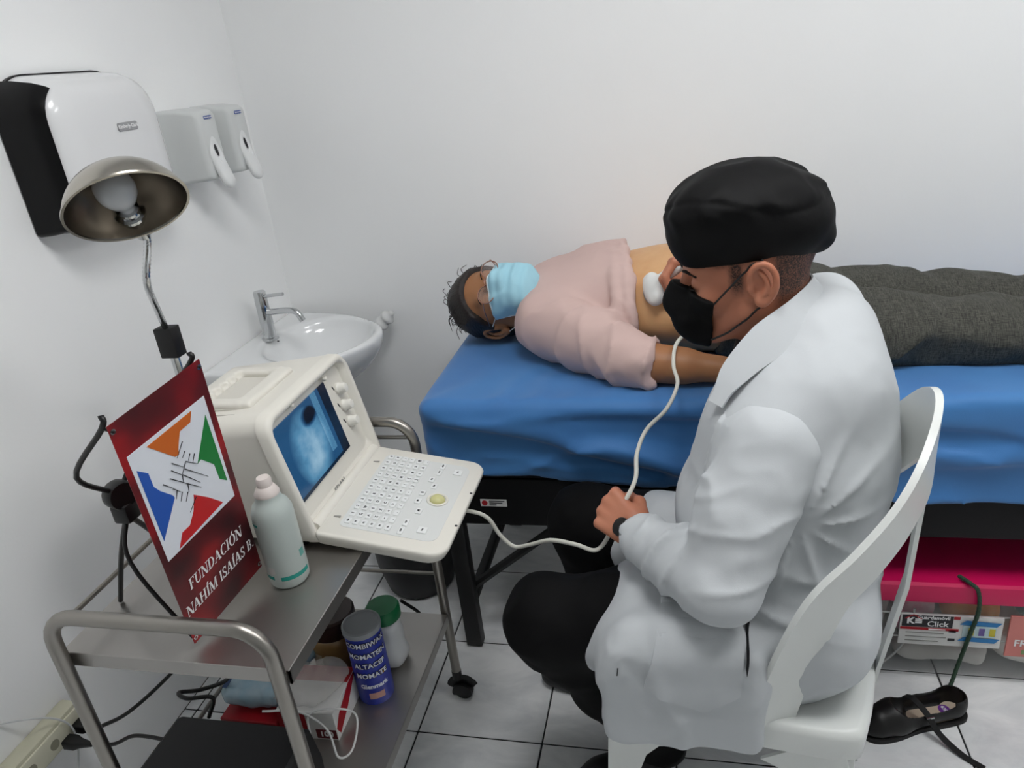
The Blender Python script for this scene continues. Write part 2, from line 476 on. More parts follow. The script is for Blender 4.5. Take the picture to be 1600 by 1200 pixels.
def tray(z):
    x0, x1, y0, y1 = TX0_-.014, TX1_+.010, TYN+.013, TYF-.013
    g = box(x0, x1, y0, y1, z-.003, z, .001, 1)
    for a in (box(x0, x1, y0, y0+.003, z-.026, z-.002), box(x0, x1, y1-.003, y1, z-.026, z-.002), box(x0, x0+.003, y0, y1, z-.026, z-.002), box(x1-.003, x1, y0, y1, z-.026, z-.002)): g = join(g, a)
    return g
wpart('top_tray', tray(TRZ), TRAYM, tr, sharp=30)
wpart('lower_shelf', tray(SHZ), TRAYM, tr, sharp=30)
wpart('guard_rail', tube([(TX0_, TYN, .765), (TX0_, TYF, .765)], .0045, 8), STEEL, tr)
wpart('guard_rail', tube([(TX0_, TYN, .36), (TX0_, TYF, .36)], .0045, 8), STEEL, tr)
wpart('guard_rail', tube([(TX0_, TYF, .765), (TX1_, TYF, .765)], .0045, 8), STEEL, tr)
wpart('guard_rail', tube([(TX0_, TYF, .395), (TX1_, TYF, .395)], .0045, 8), STEEL, tr)
def caster(x, y):
    dx = .012
    wh = xform(lathe([(.004, -.011), (.020, -.011), (.024, -.008), (.0245, 0), (.024, .008), (.020, .011), (.004, .011)], 24, cap=True), Matrix.Translation((x+dx, y, .0245)) @ Matrix.Rotation(math.pi/2, 4, 'X'))
    arc = []
    for s in (-1, 1):
        pr = prism([(x+dx-.024, .022), (x+dx+.024, .022)]+[(x+dx+.026*math.cos(a), .03+.026*math.sin(a)) for a in np.linspace(0, math.pi, 9)], y+s*.0155-.003, y+s*.0155+.003)
        arc.append(([(p[0], p[2], p[1]) for p in pr[0]], [f[::-1] for f in pr[1]]))
    hood = tube([(x+dx+.026*math.cos(a), y, .032+.026*math.sin(a)) for a in np.linspace(.35, math.pi-.1, 9)], .006, 8, flat=3.)
    st = shift(lathe([(.006, .05), (.006, .062), (.0125, .064), (.0125, .09)], 14, cap=True), (x, y, 0))
    return wh, join(arc[0], arc[1], hood, st)
for x in (TX0_, TX1_):
    for y in (TYN, TYF):
        wh, ho = caster(x, y)
        c = wpart('castor', ho, BLACKP, tr); wpart('castor_wheel', wh, RUBBER, c)

# ------------------------------------------------------------------ portable ultrasound machine
um = thing('ultrasound_machine', 'cream portable ultrasound scanner with lit blue screen and folded-down keyboard on the trolley', 'ultrasound machine', (-.80, 1.17, TRZ))
MY0, MY1, MZ0, MZ1 = .998, 1.331, TRZ+.008, .985
def ringx(x, iy, iz0, iz1, r):
    return [(x, y, z) for y, z in rrect(MY0+iy, MY1-iy, MZ0+iz0, MZ1-iz1, r, 6)]
front_x = lambda z: -.655-(z-.75)*.191
def ringf(off, iy, iz0, iz1, r):
    return [(front_x(z)+off, y, z) for y, z in rrect(MY0+iy, MY1-iy, MZ0+iz0, MZ1-iz1, r, 6)]
body = loft([ringx(-.955, .03, .02, .05, .03), ringx(-.948, .016, .008, .03, .04), ringx(-.93, .010, .002, .018, .04), ringx(-.80, .006, 0, .008, .035), ringf(-.045, .004, 0, .004, .03), ringf(-.022, .003, 0, .002, .03)])
wpart('housing', body, CREAM, um, sharp=50)
# seam, then the front frame lip round a recessed bezel
wpart('housing_seam', loft([ringf(-.0225, .0045, .002, .0035, .03), ringf(-.0195, .0045, .002, .0035, .03)]), mat('seam_dark', '#8d8a82', .7), um)
lip = loft([ringf(-.020, .0, .0, .0, .032), ringf(-.002, .0, .0, .0, .034), ringf(.004, .004, .004, .004, .034), ringf(.005, .009, .009, .009, .030), ringf(.002, .014, .014, .014, .026), ringf(-.014, .020, .05, .022, .02)], cap=False)
wpart('front_frame', lip, CREAM, um, sharp=60)
bz = wpart('bezel', loft([ringf(-.0155, .018, .04, .02, .02), ringf(-.0135, .0185, .04, .0205, .02)]), CREAM, um)
def screen_mat():
    m = mat('ultrasound_screen', '#0a1018', .12); nt = m.node_tree; b = nt.nodes['Principled BSDF']
    tc = nt.nodes.new('ShaderNodeTexCoord')
    sx = nt.nodes.new('ShaderNodeSeparateXYZ'); nt.links.new(tc.outputs['Object'], sx.inputs[0])
    def M(op, a, b_=None, c=None):
        n = nt.nodes.new('ShaderNodeMath'); n.operation = op
        for i, v in enumerate((a, b_, c)):
            if v is None: continue
            if hasattr(v, 'default_value') or hasattr(v, 'is_linked'): nt.links.new(v, n.inputs[i])
            else: n.inputs[i].default_value = v
        return n.outputs[0]
    # object frame: u 0..1 along y, v 0..1 along z
    u = sx.outputs['Y']; v = sx.outputs['Z']
    no = nt.nodes.new('ShaderNodeTexNoise'); no.inputs['Scale'].default_value = 3.2; no.inputs['Detail'].default_value = 5
    nt.links.new(tc.outputs['Object'], no.inputs['Vector'])
    du = M('SUBTRACT', u, .43); dv = M('SUBTRACT', v, .45)
    r2 = M('ADD', M('MULTIPLY', M('MULTIPLY', du, du), 9.), M('MULTIPLY', M('MULTIPLY', dv, dv), 3.4))
    blob = M('MAXIMUM', M('SUBTRACT', 1., r2), 0.)
    du2 = M('SUBTRACT', u, .56); dv2 = M('SUBTRACT', v, .80)
    cyst = M('MAXIMUM', M('SUBTRACT', 1., M('ADD', M('MULTIPLY', M('MULTIPLY', du2, du2), 46.), M('MULTIPLY', M('MULTIPLY', dv2, dv2), 55.))), 0.)
    val = M('ADD', M('MULTIPLY', blob, M('MULTIPLY_ADD', no.outputs['Fac'], 1.5, -.25)), .22)
    val = M('SUBTRACT', val, M('MULTIPLY', cyst, .65))
    # lighter reading strip on the right, dark border right of it
    st = M('MULTIPLY', M('GREATER_THAN', u, .70), M('LESS_THAN', u, .80)); st = M('MULTIPLY', st, M('GREATER_THAN', v, .16))
    n2 = nt.nodes.new('ShaderNodeTexNoise'); n2.inputs['Scale'].default_value = 60; nt.links.new(tc.outputs['Object'], n2.inputs['Vector'])
    val = M('ADD', val, M('MULTIPLY', st, M('MULTIPLY_ADD', n2.outputs['Fac'], .30, .05)))
    dk = M('GREATER_THAN', u, .86); val = M('MULTIPLY', val, M('SUBTRACT', 1., M('MULTIPLY', dk, .92)))
    lo = M('LESS_THAN', v, .045); val = M('MULTIPLY', val, M('SUBTRACT', 1., M('MULTIPLY', lo, .9)))
    rp = nt.nodes.new('ShaderNodeValToRGB'); e = rp.color_ramp.elements
    e[0].position, e[0].color = 0., (*hexc('#0a0f1c'), 1); e[1].position, e[1].color = 1., (*hexc('#a9cde2'), 1)
    k = rp.color_ramp.elements.new(.22); k.color = (*hexc('#23517a'), 1)
    k = rp.color_ramp.elements.new(.5); k.color = (*hexc('#5a93b8'), 1)
    nt.links.new(val, rp.inputs[0]); nt.links.new(rp.outputs[0], b.inputs['Emission Color']); b.inputs['Emission Strength'].default_value = .8
    return m
SY0, SY1, SZ0, SZ1 = 1.028, 1.238, .806, .951
def fpt(y, z, off): return (front_x(z)+off, y, z)
# screen object in its own 0..1 frame so that the picture on it follows the glass
scr = obj('screen', ([(0, 0, 0), (0, 1, 0), (0, 1, 1), (0, 0, 1), (-.004, 0, 0), (-.004, 1, 0), (-.004, 1, 1), (-.004, 0, 1)],
                     [(0, 1, 2, 3), (7, 6, 5, 4), (0, 4, 5, 1), (1, 5, 6, 2), (2, 6, 7, 3), (3, 7, 4, 0)]), screen_mat(), um, smooth=False)
hgt = (SZ1-SZ0)/math.cos(math.atan(.191))
scr.location = Vector(fpt(SY0, SZ0, -.0105))-Vector(um.location); scr.rotation_euler = (0, -math.atan(.191), 0); scr.scale = (1, SY1-SY0, hgt)
for (y, z) in ((1.283, .916), (1.279, .880), (1.277, .845)):
    kn = orient(lathe([(.0125, 0), (.0125, .004), (.0108, .006), (.0102, .016), (.0085, .0195), (.004, .0205), (0, .0207)], 20), fpt(y, z, -.013), (1, 0, .19))
    k = wpart('knob', kn, mat('knob_plastic', '#e3e1d9', .35), um)
    wpart('knob_mark', join(*[orient(box(-.0014, .0014, -.005, .005, 0, .0006), fpt(y-.017, z+.008+j*.0, -.0133), (1, 0, .19), (0, 1, .4)) for j in range(1)]), INK, k, smooth=False)
for (y, z) in ((1.10, .966), (1.236, .9585)):
    wpart('latch_pin', orient(lathe([(.0045, 0), (.0045, .006), (.003, .009), (0, .0095)], 12), fpt(y, z, -.008), (1, 0, .2)), CREAM, um)
wpart('brand_text', orient(text_geo('EDAN', .017, .0006, .0004), fpt(1.149, .7675, -.0085), (1, 0, .19), (0, 1, 0)), PALEINK, um, smooth=False)
# carrying handle in a well on top
well = rrect(-.90, -.755, 1.06, 1.235, .03, 5)
wpart('handle_well', prism(well, MZ1-.009, MZ1-.0065), mat('cream_recess', '#cfccc3', .5), um)
H = Field((-.92, 1.04, MZ1-.03), (-.73, 1.26, MZ1+.03), .0028)
hz = MZ1-.004
H.rbox((-.775, 1.148, hz), (.018, .085, .009), .008, k=.004)
H.rbox((-.835, 1.075, hz), (.060, .014, .009), .008, k=.006)
H.rbox((-.835, 1.221, hz), (.060, .014, .009), .008, k=.006)
H.rbox((-.875, 1.148, hz), (.018, .070, .010), .008, k=.006)
for y in np.linspace(1.098, 1.198, 5): H.ell((-.856, y, hz+.006), (.010, .0105, .009), k=.003, op='sub')
fobj('carry_handle', H, CREAM, um)
wpart('lid_groove', tube([(-.92, 1.045, MZ1-.0105), (-.80, 1.04, MZ1-.0085), (-.74, 1.045, MZ1-.0065)], .0016, 6), mat('groove_grey', '#b6b3aa', .6), um)
for x, y in ((-.92, 1.03), (-.92, 1.31), (-.70, 1.03), (-.70, 1.31)):
    wpart('foot', shift(lathe([(.012, TRZ), (.012, TRZ+.010)], 14, cap=True), (x, y, 0)), RUBBER, um)
wpart('rating_label', box(-.76, -.70, MY0+.0028, MY0+.0040, TRZ+.018, TRZ+.034), CARD, um, smooth=False)
# keyboard flap: local frame hinge -> outward
KX0, KX1, KZ0, KZ1, KY0, KY1 = -.652, -.414, .762, .7205, .998, 1.318
ksl = (KZ1-KZ0)/(KX1-KX0)
def kp(x, y, h=0.): return (x-h*ksl, y, KZ0+(x-KX0)*ksl+h)
def kring(h, i, r):
    return [kp(x, y, h) for x, y in rrect(KX0+i*.3, KX1-i, KY0+i+.0, KY1-i, [r, .006, .006, r], 6)]
kb = wpart('keyboard_flap', loft([kring(-.030, .016, .03), kring(-.027, .008, .032), kring(-.012, .001, .034), kring(-.004, 0, .034), kring(-.001, .0015, .034), kring(0, .004, .032)]), CREAM, um, sharp=50)
wpart('hinge', tube([(-.662, MY0+.02, .757), (-.662, MY1-.02, .757)], .013, 12), CREAM, um)
wpart('key_panel', loft([[kp(x, y, h) for x, y in rrect(-.622, -.440, 1.030, 1.290, [.02, .012, .012, .02], 4)] for h in (-.001, .0006)]), mat('key_panel_grey', '#d2d4d2', .5), kb)
km = None
KEYM = mat('key_plastic', '#dfe1e0', .45)
def key(x, y, w_, l_, kind):
    """a raised key with its dark legend"""
    g = [(a-x, b-y) for a, b in rrect(x-w_/2, x+w_/2, y-l_/2, y+l_/2, .0022, 2)]
    return g
kdata = {}
KD = Matrix.Rotation(-math.atan(ksl), 4, 'Y')
def put_key(x, y, w_, l_, glyph):
    k_ = (w_, l_)
    if k_ not in kdata:
        p = rrect(-w_/2, w_/2, -l_/2, l_/2, .002, 2); q = rrect(-w_/2+.001, w_/2-.001, -l_/2+.001, l_/2-.001, .0016, 2)
        me = bpy.data.meshes.new('key'); v, f = loft([[(a, b, 0) for a, b in p], [(a, b, .0016) for a, b in p], [(a, b, .0024) for a, b in q]])
        me.from_pydata(v, [], f); me.update(); me.materials.append(KEYM); kdata[k_] = me
    o = obj('key', kdata[k_], None, kb)
    o.location = Vector(kp(x, y, .0004))-Vector(um.location); o.rotation_euler = (0, -math.atan(ksl), 0)
    g = None
    if glyph in glyphs: g = glyphs[glyph]
    else:
        gg = xform(text_geo(glyph, .0075 if len(glyph) == 1 else .0048, .0003, .00025), Matrix.Translation((0, 0, .0027)) @ Matrix.Rotation(math.pi/2, 4, 'Z'))
        me = bpy.data.meshes.new('key_legend'); me.from_pydata(gg[0], [], gg[1]); me.materials.append(INK); glyphs[glyph] = me; g = me
    l = obj('key_legend', g, None, kb)
    l.location = o.location; l.rotation_euler = o.rotation_euler
    return o
glyphs = {}
rows = ['Esc F1 F2 F3 F4 Fn', '1 Q A Z ~ ,', '2 W S X < .', '3 E D C > /', '4 R F V = ;', '5 T G B + -', '6 Y H N ( )', '7 U J M [ ]', '8 I K * # ?', '9 O L " % &', '0 P : ! @ _']
LEG = []
for r in range(11):
    for c in range(6):
        gl = rows[r].split()[c]
        x = -.610+c*.0152; y = 1.048+r*.0232
        put_key(x, y, .0110, .0165, gl)
for x, y in ((-.509, 1.217), (-.523, 1.191), (-.5275, 1.162), (-.5275, 1.135), (-.515, 1.109)): pass
for (x, y), gl in zip(((-.505, 1.222), (-.4935, 1.200), (-.5085, 1.172), (-.5085, 1.143), (-.497, 1.112)), ('Set', 'Dist', 'B', 'BB', 'M')): put_key(x, y, .0120, .0170, gl)
for (x, y), gl in zip(((-.497, 1.276), (-.498, 1.252), (-.508, 1.072), (-.509, 1.046)), ('<O>', '<+>', '<A>', '<D>')): put_key(x, y, .0105, .0220, gl)
for (x, y), gl in zip(((-.462, 1.262), (-.473, 1.058)), ('Frz', 'Prn')): put_key(x, y, .0180, .0190, gl)
wpart('trackball_ring', orient(lathe([(.0165, -.001), (.0215, -.001), (.0215, .002), (.0195, .0032), (.0168, .002), (.0165, -.001)], 28), kp(-.474, 1.158, .0006), (-ksl, 0, 1)), CREAM, kb)
wpart('trackball', orient(lathe([(.0165*math.cos(a), -.006+.0165*math.sin(a)) for a in np.linspace(-.2, math.pi/2, 10)], 24), kp(-.474, 1.158, .001), (-ksl, 0, 1)), mat('trackball_yellow', '#c9c68f', .25), kb)
for y in (1.09, 1.20): wpart('latch_hole', orient(lathe([(.0028, 0), (.0028, .0006)], 10, cap=True), kp(-.4185, y, -.0002), (-ksl, 0, 1)), INK, kb)
for y in (1.055, 1.255): wpart('hinge_slot', shift(box(-.010, .010, -.002, .002, -.0004, .0006), kp(-.637, y, .0)), mat('slot_grey', '#8e8c86', .6), kb, smooth=False)
# ------------------------------------------------------------------ examination bed
BX0, BX1, BY0, BY1, BZ = -.632, 1.22, 1.50, 2.165, .775
bed = thing('examination_bed', 'black framed examination bed made up with a royal blue sheet', 'bed', ((BX0+BX1)/2, (BY0+BY1)/2, 0))
SHEET = mat('blue_sheet', '#3d7bb8', .62, bump=.1, bscale=500., sheen=.25, col2='#3872b0', cscale=5.)
hem = lambda x: .572-(x+.52)*.0512
B = Field((BX0-.03, BY0-.05, .44), (BX1+.03, BY1+.03, BZ+.03), .008)
B.rbox(((BX0+BX1)/2, (BY0+BY1)/2, .60), ((BX1-BX0)/2, (BY1-BY0)/2, BZ-.60), .028, k=0)
def sheet_disp(x, y, z):
    top = np.clip((z-(BZ-.05))/.05, 0, 1); fr = np.clip((BY0+.03-y)/.03, 0, 1)*(1-top*.85)
    dd = BZ-z
    n1 = vnoise(x, y*.6, z, 5., 1); n2 = vnoise(x, y, z, 11., 2)
    # long sagging swags that run along the side, and tension folds from the corner
    sw = np.sin((dd*34+x*2.6+n1*1.3))*.5+.5*np.sin(dd*62-x*3.6+n2*1.8+1.)
    rr = lambda t: (1-np.abs(np.sin(t)))**2.2
    a = fr*np.clip(dd*10, 0, 1)*(.017*rr(dd*15+x*1.5+n1*1.5+.7)+.011*rr(dd*27-x*2.4+n2*1.3+1.)-.008)+.003*fr*sw
    cw = np.exp(-((x-BX0)/.30)**2)
    dg = np.sin((x*1.0-z*.55)*70+n2*2.2)*np.sin((x-z*.5)*23+n1*2)
    a += .010*np.clip(fr+.35*top*np.exp(-((y-BY0)/.10)**2), 0, 1)*np.clip(n1*1.2+.55, 0, 1)*(rr((x*1.0-dd*.9-(y-BY0)*.6)*26+n2*1.2)*cw+.5*rr((x*.8+dd*1.1)*21+n2*1.5)*np.clip(n2+.2, 0, 1))*np.clip(1.15-dd*4.5, 0, 1)+.0028*top*np.exp(-((y-BY0)/.16)**2)*np.sin((x-y*.5)*60+n2*3)*np.clip(n1+.45, 0, 1)
    a += .010*fr*n1*np.clip(dd*9, 0, 1)+.005*fr*n2
    # little wrinkles on the top where the body lies
    a += .0025*top*vnoise(x, y, z, 14., 5)*np.clip(vnoise(x, y, z, 3., 6)+.3, 0, 1)
    # the sheet hangs in one long swag from the corner, overhanging the part below it
    def ledge(t, up, dn): return np.where(t < 0, np.exp(-(t/up)**2), np.exp(-(t/dn)**2))
    dr1 = .040+(x+.63)*.205+.012*np.sin(x*7+1)+.010*n1; w1 = np.clip((x-BX0)/.12, 0, 1)*np.clip((.62-x)/.3, .25, 1)
    a += fr*.030*w1*ledge(dd-dr1, .050, .014)
    dr2 = .034+.008*np.sin(x*9)+.010*n1+np.clip(x-.1, 0, 1)*.10; a += fr*.016*ledge(dd-dr2, .04, .012)*np.clip((x+.45)/.15, 0, 1)
    a += fr*.012*ledge(dd-(.165+.012*np.sin(x*6)+.01*n1), .05, .014)*np.clip((x-.25)/.2, 0, 1)
    a -= .012*fr*np.clip(dd*12, 0, 1)
    return a
B.disp(sheet_disp)
X_, Y_, Z_ = B.full()
cut = hem(X_)+.006*np.sin(X_*11)+.003*np.sin(X_*31+1)-Z_
B.d = np.maximum(B.d, (cut+0*Y_).astype(np.float32))
# hollow it from below so that the hem is an edge of cloth
fobj('sheet', B, SHEET, bed, relax=1)
wpart('mattress', box(BX0+.02, BX1-.02, BY0+.03, BY1-.02, .54, .60, .01), mat('mattress_black', '#15161a', .8), bed)
wpart('bed_base', box(BX0+.05, BX1-.05, BY0+.022, BY1-.03, .418, .555, .006), mat('black_vinyl', '#060608', .5, spec=.25, bump=.05, bscale=200), bed)
for x in (BX0+.02, BX1-.05):
    for y in (BY0+.025, BY1-.06):
        wpart('leg', box(x, x+.045, y, y+.035, .004, .45, .003), BLACKM, bed); 
for y in (BY0+.065, BY1-.09):
    wpart('brace', tube([(-.585, y, .18), (-.22, y, .475)], .013, 8), BLACKM, bed)
wpart('stretcher', box(BX0+.03, BX0+.055, BY0+.05, BY1-.05, .12, .15, .003), BLACKM, bed)
tb = lambda u, v, z=0.: ( -.509+u, BY0+.022-.0012-z, .4995-.3*u*0-v)
lab = wpart('maker_sticker', box(-.509, -.441, BY0+.0204, BY0+.0218, .476, .496), CARD, bed, smooth=False)
wpart('sticker_emblem', xform(lathe([(.0075, 0), (.0075, .0006)], 20, cap=True), Matrix.Translation((-.498, BY0+.0204, .486)) @ Matrix.Rotation(math.pi/2, 4, 'X')), RED, lab)
for i in range(3):
    wpart('sticker_print', box(-.486, (-.446, -.452, -.468)[i], BY0+.0198, BY0+.0204, .4905-i*.0055, .4930-i*.0055), INK, lab, smooth=False)

# black waste bin on the floor between trolley and bed
wb = thing('waste_bin', 'black rounded plastic waste bin on the floor behind the trolley', 'bin', (-.835, 1.80, 0))
obj('bin_body', lathe([(0, .002), (.095, .002), (.105, .012), (.125, .10), (.135, .24), (.139, .25), (.131, .25), (.12, .1), (.1, .02), (0, .02)], 36), mat('bin_black', '#0a0b0e', .5), wb)
obj('bin_rim', shift(lathe([(.137, .244), (.143, .248), (.143, .256), (.137, .26), (.131, .256), (.131, .248), (.137, .244)], 36), (0, 0, 0)), BLACKP, wb)

# ------------------------------------------------------------------ wash basin and tap on the left wall
sk = thing('wash_basin', 'white ceramic half-oval wash basin hung on the left wall', 'sink', (XL, 1.93, .70))
S = Field((XL-.02, 1.66, .56), (-.90, 2.22, .83), .0055)
S.ell((XL+.02, 1.945, .785), (.415, .265, .20), k=0)
S.rbox((XL+.06, 1.945, .72), (.09, .215, .065), .03, k=.05)
S.half((0, 0, .785), (0, 0, 1), .012)
S.ell((XL+.235, 1.955, .795), (.165, .185, .115), k=.018, op='sub')
S.half((XL+.001, 0, 0), (-1, 0, 0), 0.)
fobj('basin', S, CERAM, sk, relax=2)
obj('drain', orient(lathe([(0, .001), (.012, .001), (.019, .003), (.021, .001), (.021, -.002)], 20), (.235, .025, -.016), (0, 0, 1)), CHROME, sk)
obj('overflow_hole', orient(lathe([(.0035, 0), (.0035, .001)], 10, cap=True), (.113, -.005, .0855), (.3, 0, 1)), INK, sk)
obj('waste_pipe', tube([(.24, .03, -.07), (.24, .03, -.2), (.2, .03, -.24), (.1, .03, -.24), (0, .03, -.24)], .018, 12), CHROME, sk)
# short white tube of cloth left behind the rim
wc = thing('rolled_cloth', 'small white rolled cloth hanging on the far side of the basin rim', 'cloth', (-.99, 2.165, .74))
R_ = Field((-1.06, 2.10, .69), (-.91, 2.235, .80), .004)
R_.chain([(-1.0, 2.135, .71), (-.975, 2.165, .745), (-.955, 2.185, .765)], [.014, .018, .021], k=.01)
R_.disp(lambda x, y, z: .004*np.sin((x*1.2+z)*160)+.003*vnoise(x, y, z, 60, 3))
fobj('cloth_roll', R_, mat('cloth_white', '#cfd0cf', .8), wc)
fc = thing('basin_tap', 'chrome single-lever mixer tap standing on the wash basin', 'tap', (-1.255, 1.955, .783))
FX, FY, FZ = -1.255, 1.955, .783
obj('tap_body', lathe([(.026, 0), (.026, .006), (.020, .009), (.0195, .10), (.0195, .128), (.0185, .131), (.0185, .150), (.017, .154), (0, .154)], 28), CHROME, fc)
obj('spout', tube(smooth_path([(.01, -.004, .088), (.07, -.012, .094), (.105, -.016, .094), (.122, -.018, .086), (.135, -.02, .062)], 5), .0095, 14), CHROME, fc)
obj('lever', tube([(.012, -.004, .139), (.085, -.012, .146)], .0052, 10), CHROME, fc)

# ------------------------------------------------------------------ paper towel dispenser
PT = thing('paper_towel_dispenser', 'large white paper towel dispenser with a smoked black side on the wall', 'paper towel dispenser', (XL, 1.52, 1.41))
PY0, PY1, PZ0, PZ1 = 1.318, 1.712, 1.262, 1.575
def pring(x, i, zb=0., sh=0.):
    return [(XL+x, y, z+(-.018*sh if z < PZ0+.08 else 0)) for y, z in rrect(PY0+i, PY1-i*1.7, PZ0+i*.5+zb, PZ1-i, [max(.03, .10-i*.6), max(.03, .09-i*.6), .012, .02], 8)]
wpart('back_plate', loft([pring(.0, -.0012), pring(.008, -.0012)]), BLACKP, PT)
wpart('front_cover', loft([pring(.008, .002), pring(.07, .010), pring(.098, .020), pring(.112, .034), pring(.119, .055), pring(.121, .08, .01)]), mat('gloss_white_plastic', '#e4e5e6', .22, coat=.3), PT, sharp=80)
# smoked side: strip of the same surface over the near side and its upper corner
rings = [pring(.004, -.006), pring(.03, -.004), pring(.07, .0045), pring(.092, .0135), pring(.100, .019)]
nr = len(rings[0])
sel = [k for k in range(nr) if rings[0][k][1] < PY0+.045]
wpart('smoked_side', loft([[r[k] for k in sel] for r in rings], cap=False, closed=False), mat('smoked_black', '#060607', .3, spec=.3), PT)
wpart('paper_slot', box(XL+.03, XL+.085, PY0+.035, PY1-.09, PZ0-.004, PZ0+.006, .002, 1), mat('slot_grey2', '#6f7070', .6), PT)
bd = wpart('maker_badge', xform(loft([[(a, b, 0) for a, b in rrect(-.033, .033, -.009, .009, .004, 3)], [(a, b, .002) for a, b in rrect(-.032, .032, -.008, .008, .004, 3)]]), Matrix.Translation((XL+.1215, 1.535, 1.452)) @ Matrix.Rotation(math.pi/2, 4, 'Z') @ Matrix.Rotation(math.pi/2, 4, 'X')), mat('badge_grey', '#a5a6a8', .35, .5), PT)
wpart('badge_print', xform(text_geo('Kimberly-Clark', .0105, .0006, .0003), Matrix.Translation((XL+.1238, 1.535, 1.4525)) @ Matrix.Rotation(math.pi/2, 4, 'Z') @ Matrix.Rotation(math.pi/2, 4, 'X')), WPRINT, bd, smooth=False)

# ------------------------------------------------------------------ two soap dispensers
def soap(y0, label, first=None):
    t = thing('soap_dispenser', label, 'soap dispenser', (XL, y0, 1.278))
    w_, h_, d_ = .105, .192, .112
    def ring(x, i, r): return [(x, y, z) for y, z in rrect(i, w_-i, .004+i*.4, h_-i*.6-max(0, x-.08)*.25, r, 5)]
    obj('housing', loft([ring(0, 0, .010), ring(.05, .003, .012), ring(d_-.015, .007, .014), ring(d_-.004, .012, .016), ring(d_, .02, .02)]), mat('soap_white', '#d3d6d5', .4), t, sharp=60)
    L = Field((d_-.04, .015, -.02), (d_+.06, w_-.015, .14), .003)
    yc = w_/2
    L.chain([(d_-.012, yc, .115), (d_-.004, yc, .07), (d_+.016, yc, .004)], [.022, .026, .025], k=.006, flat=((1, 0, .25), .55))
    L.ell((d_+.014, yc, .085), (.014, .012, .034), k=.006, op='sub')
    fobj2('push_lever', L, mat('lever_white', '#e4e6e6', .3), t)
    obj('sight_window', orient(lathe([(0, 0), (.0055, 0), (.0055, .0012), (0, .0012)], 14, sy=3.4), (d_+.0025, yc, .083), (1, 0, .2), (0, 1, 0)), INK, t)
    b_ = obj('maker_badge', shift(loft([[(d_-.002, y, z) for y, z in rrect(yc-.017, yc+.017, .160, .169, .003, 3)], [(d_+.0022, y, z) for y, z in rrect(yc-.0165, yc+.0165, .1605, .1685, .003, 3)]]), (0, 0, .0)), mat('badge_blue', '#2c4ea0', .4), t)
    obj('badge_print', xform(text_geo('Kimberly-Clark', .0055, .0005, .0001), Matrix.Translation((d_+.0025, yc, .1646)) @ Matrix.Rotation(math.pi/2, 4, 'Z') @ Matrix.Rotation(math.pi/2, 4, 'X')), WPRINT, b_, smooth=False)
    return t
def fobj2(name, field, m, parent, relax=1):
    """field given in the parent's own frame"""
    V, F = field.mesh(relax)
    o = bpy.data.objects.new(name, fmesh(name, V, F, m)); COL.objects.link(o); o.parent = parent; return o
soap(1.805, 'white wall soap dispenser next to the paper towel dispenser')
soap(1.955, 'white wall soap dispenser next to the corner of the walls')

# ------------------------------------------------------------------ gooseneck lamp standing behind the trolley
lp = thing('gooseneck_lamp', 'gooseneck examination lamp with a dented steel dome shade and unlit bulb', 'lamp', (-1.045, 1.265, 0))
LX, LY = -1.045, 1.265
wpart('base', shift(lathe([(0, .0), (.115, .0), (.118, .006), (.112, .014), (.04, .022), (.018, .03), (.014, .05), (0, .05)], 36), (LX, LY, 0)), BLACKM, lp)
wpart('pole', tube([(LX, LY, .04), (LX, LY, 1.03)], .0095, 14), CHROME, lp)
wpart('switch_box', box(LX-.021, LX+.021, LY-.016, LY+.016, 1.005, 1.07, .003), BLACKP, lp)
SCN = np.array([-.815, .985, 1.358])
ndir = np.array([.815, -.985, .128]); ndir /= np.linalg.norm(ndir)
upv = np.array([.08, .0, 1.]); 
dn = -(upv-ndir*(upv@ndir)); dn /= np.linalg.norm(dn)
side = np.cross(dn, ndir); 
rollv = math.radians(9); dn = dn*math.cos(rollv)-side*math.sin(rollv)
NRM = ndir*math.cos(math.radians(58))+dn*math.sin(math.radians(58)); NRM /= np.linalg.norm(NRM)
RR = .089
prof = []
for a in np.linspace(0, 1, 14):
    th = a*math.radians(78); prof.append((RR*math.sin(th)/math.sin(math.radians(78)), -.066+.066*(1-math.cos(th))/(1-math.cos(math.radians(78)))))
outer = [(r, z) for r, z in prof]; inner = [(max(0, r-.0016), z+.0016) for r, z in prof][::-1]
SHADE = mat('satin_steel', '#b3aea4', .24, 1., bump=.03, bscale=12.)
def orient_np(g, loc, z): return orient(g, tuple(loc), tuple(z))
sd = wpart('shade', orient_np(lathe(outer+[(RR+.002, .001), (RR+.002, .004), (RR-.002, .004), (RR-.002, .0005)], 56), SCN, NRM), SHADE, lp)
wpart('shade_lining', orient_np(lathe(inner, 56), SCN, NRM), mat('dark_inner_steel', '#7d7365', .3, 1., col2='#5f564b', cscale=7.), sd)  # inner face in a darker, browner steel than the outside
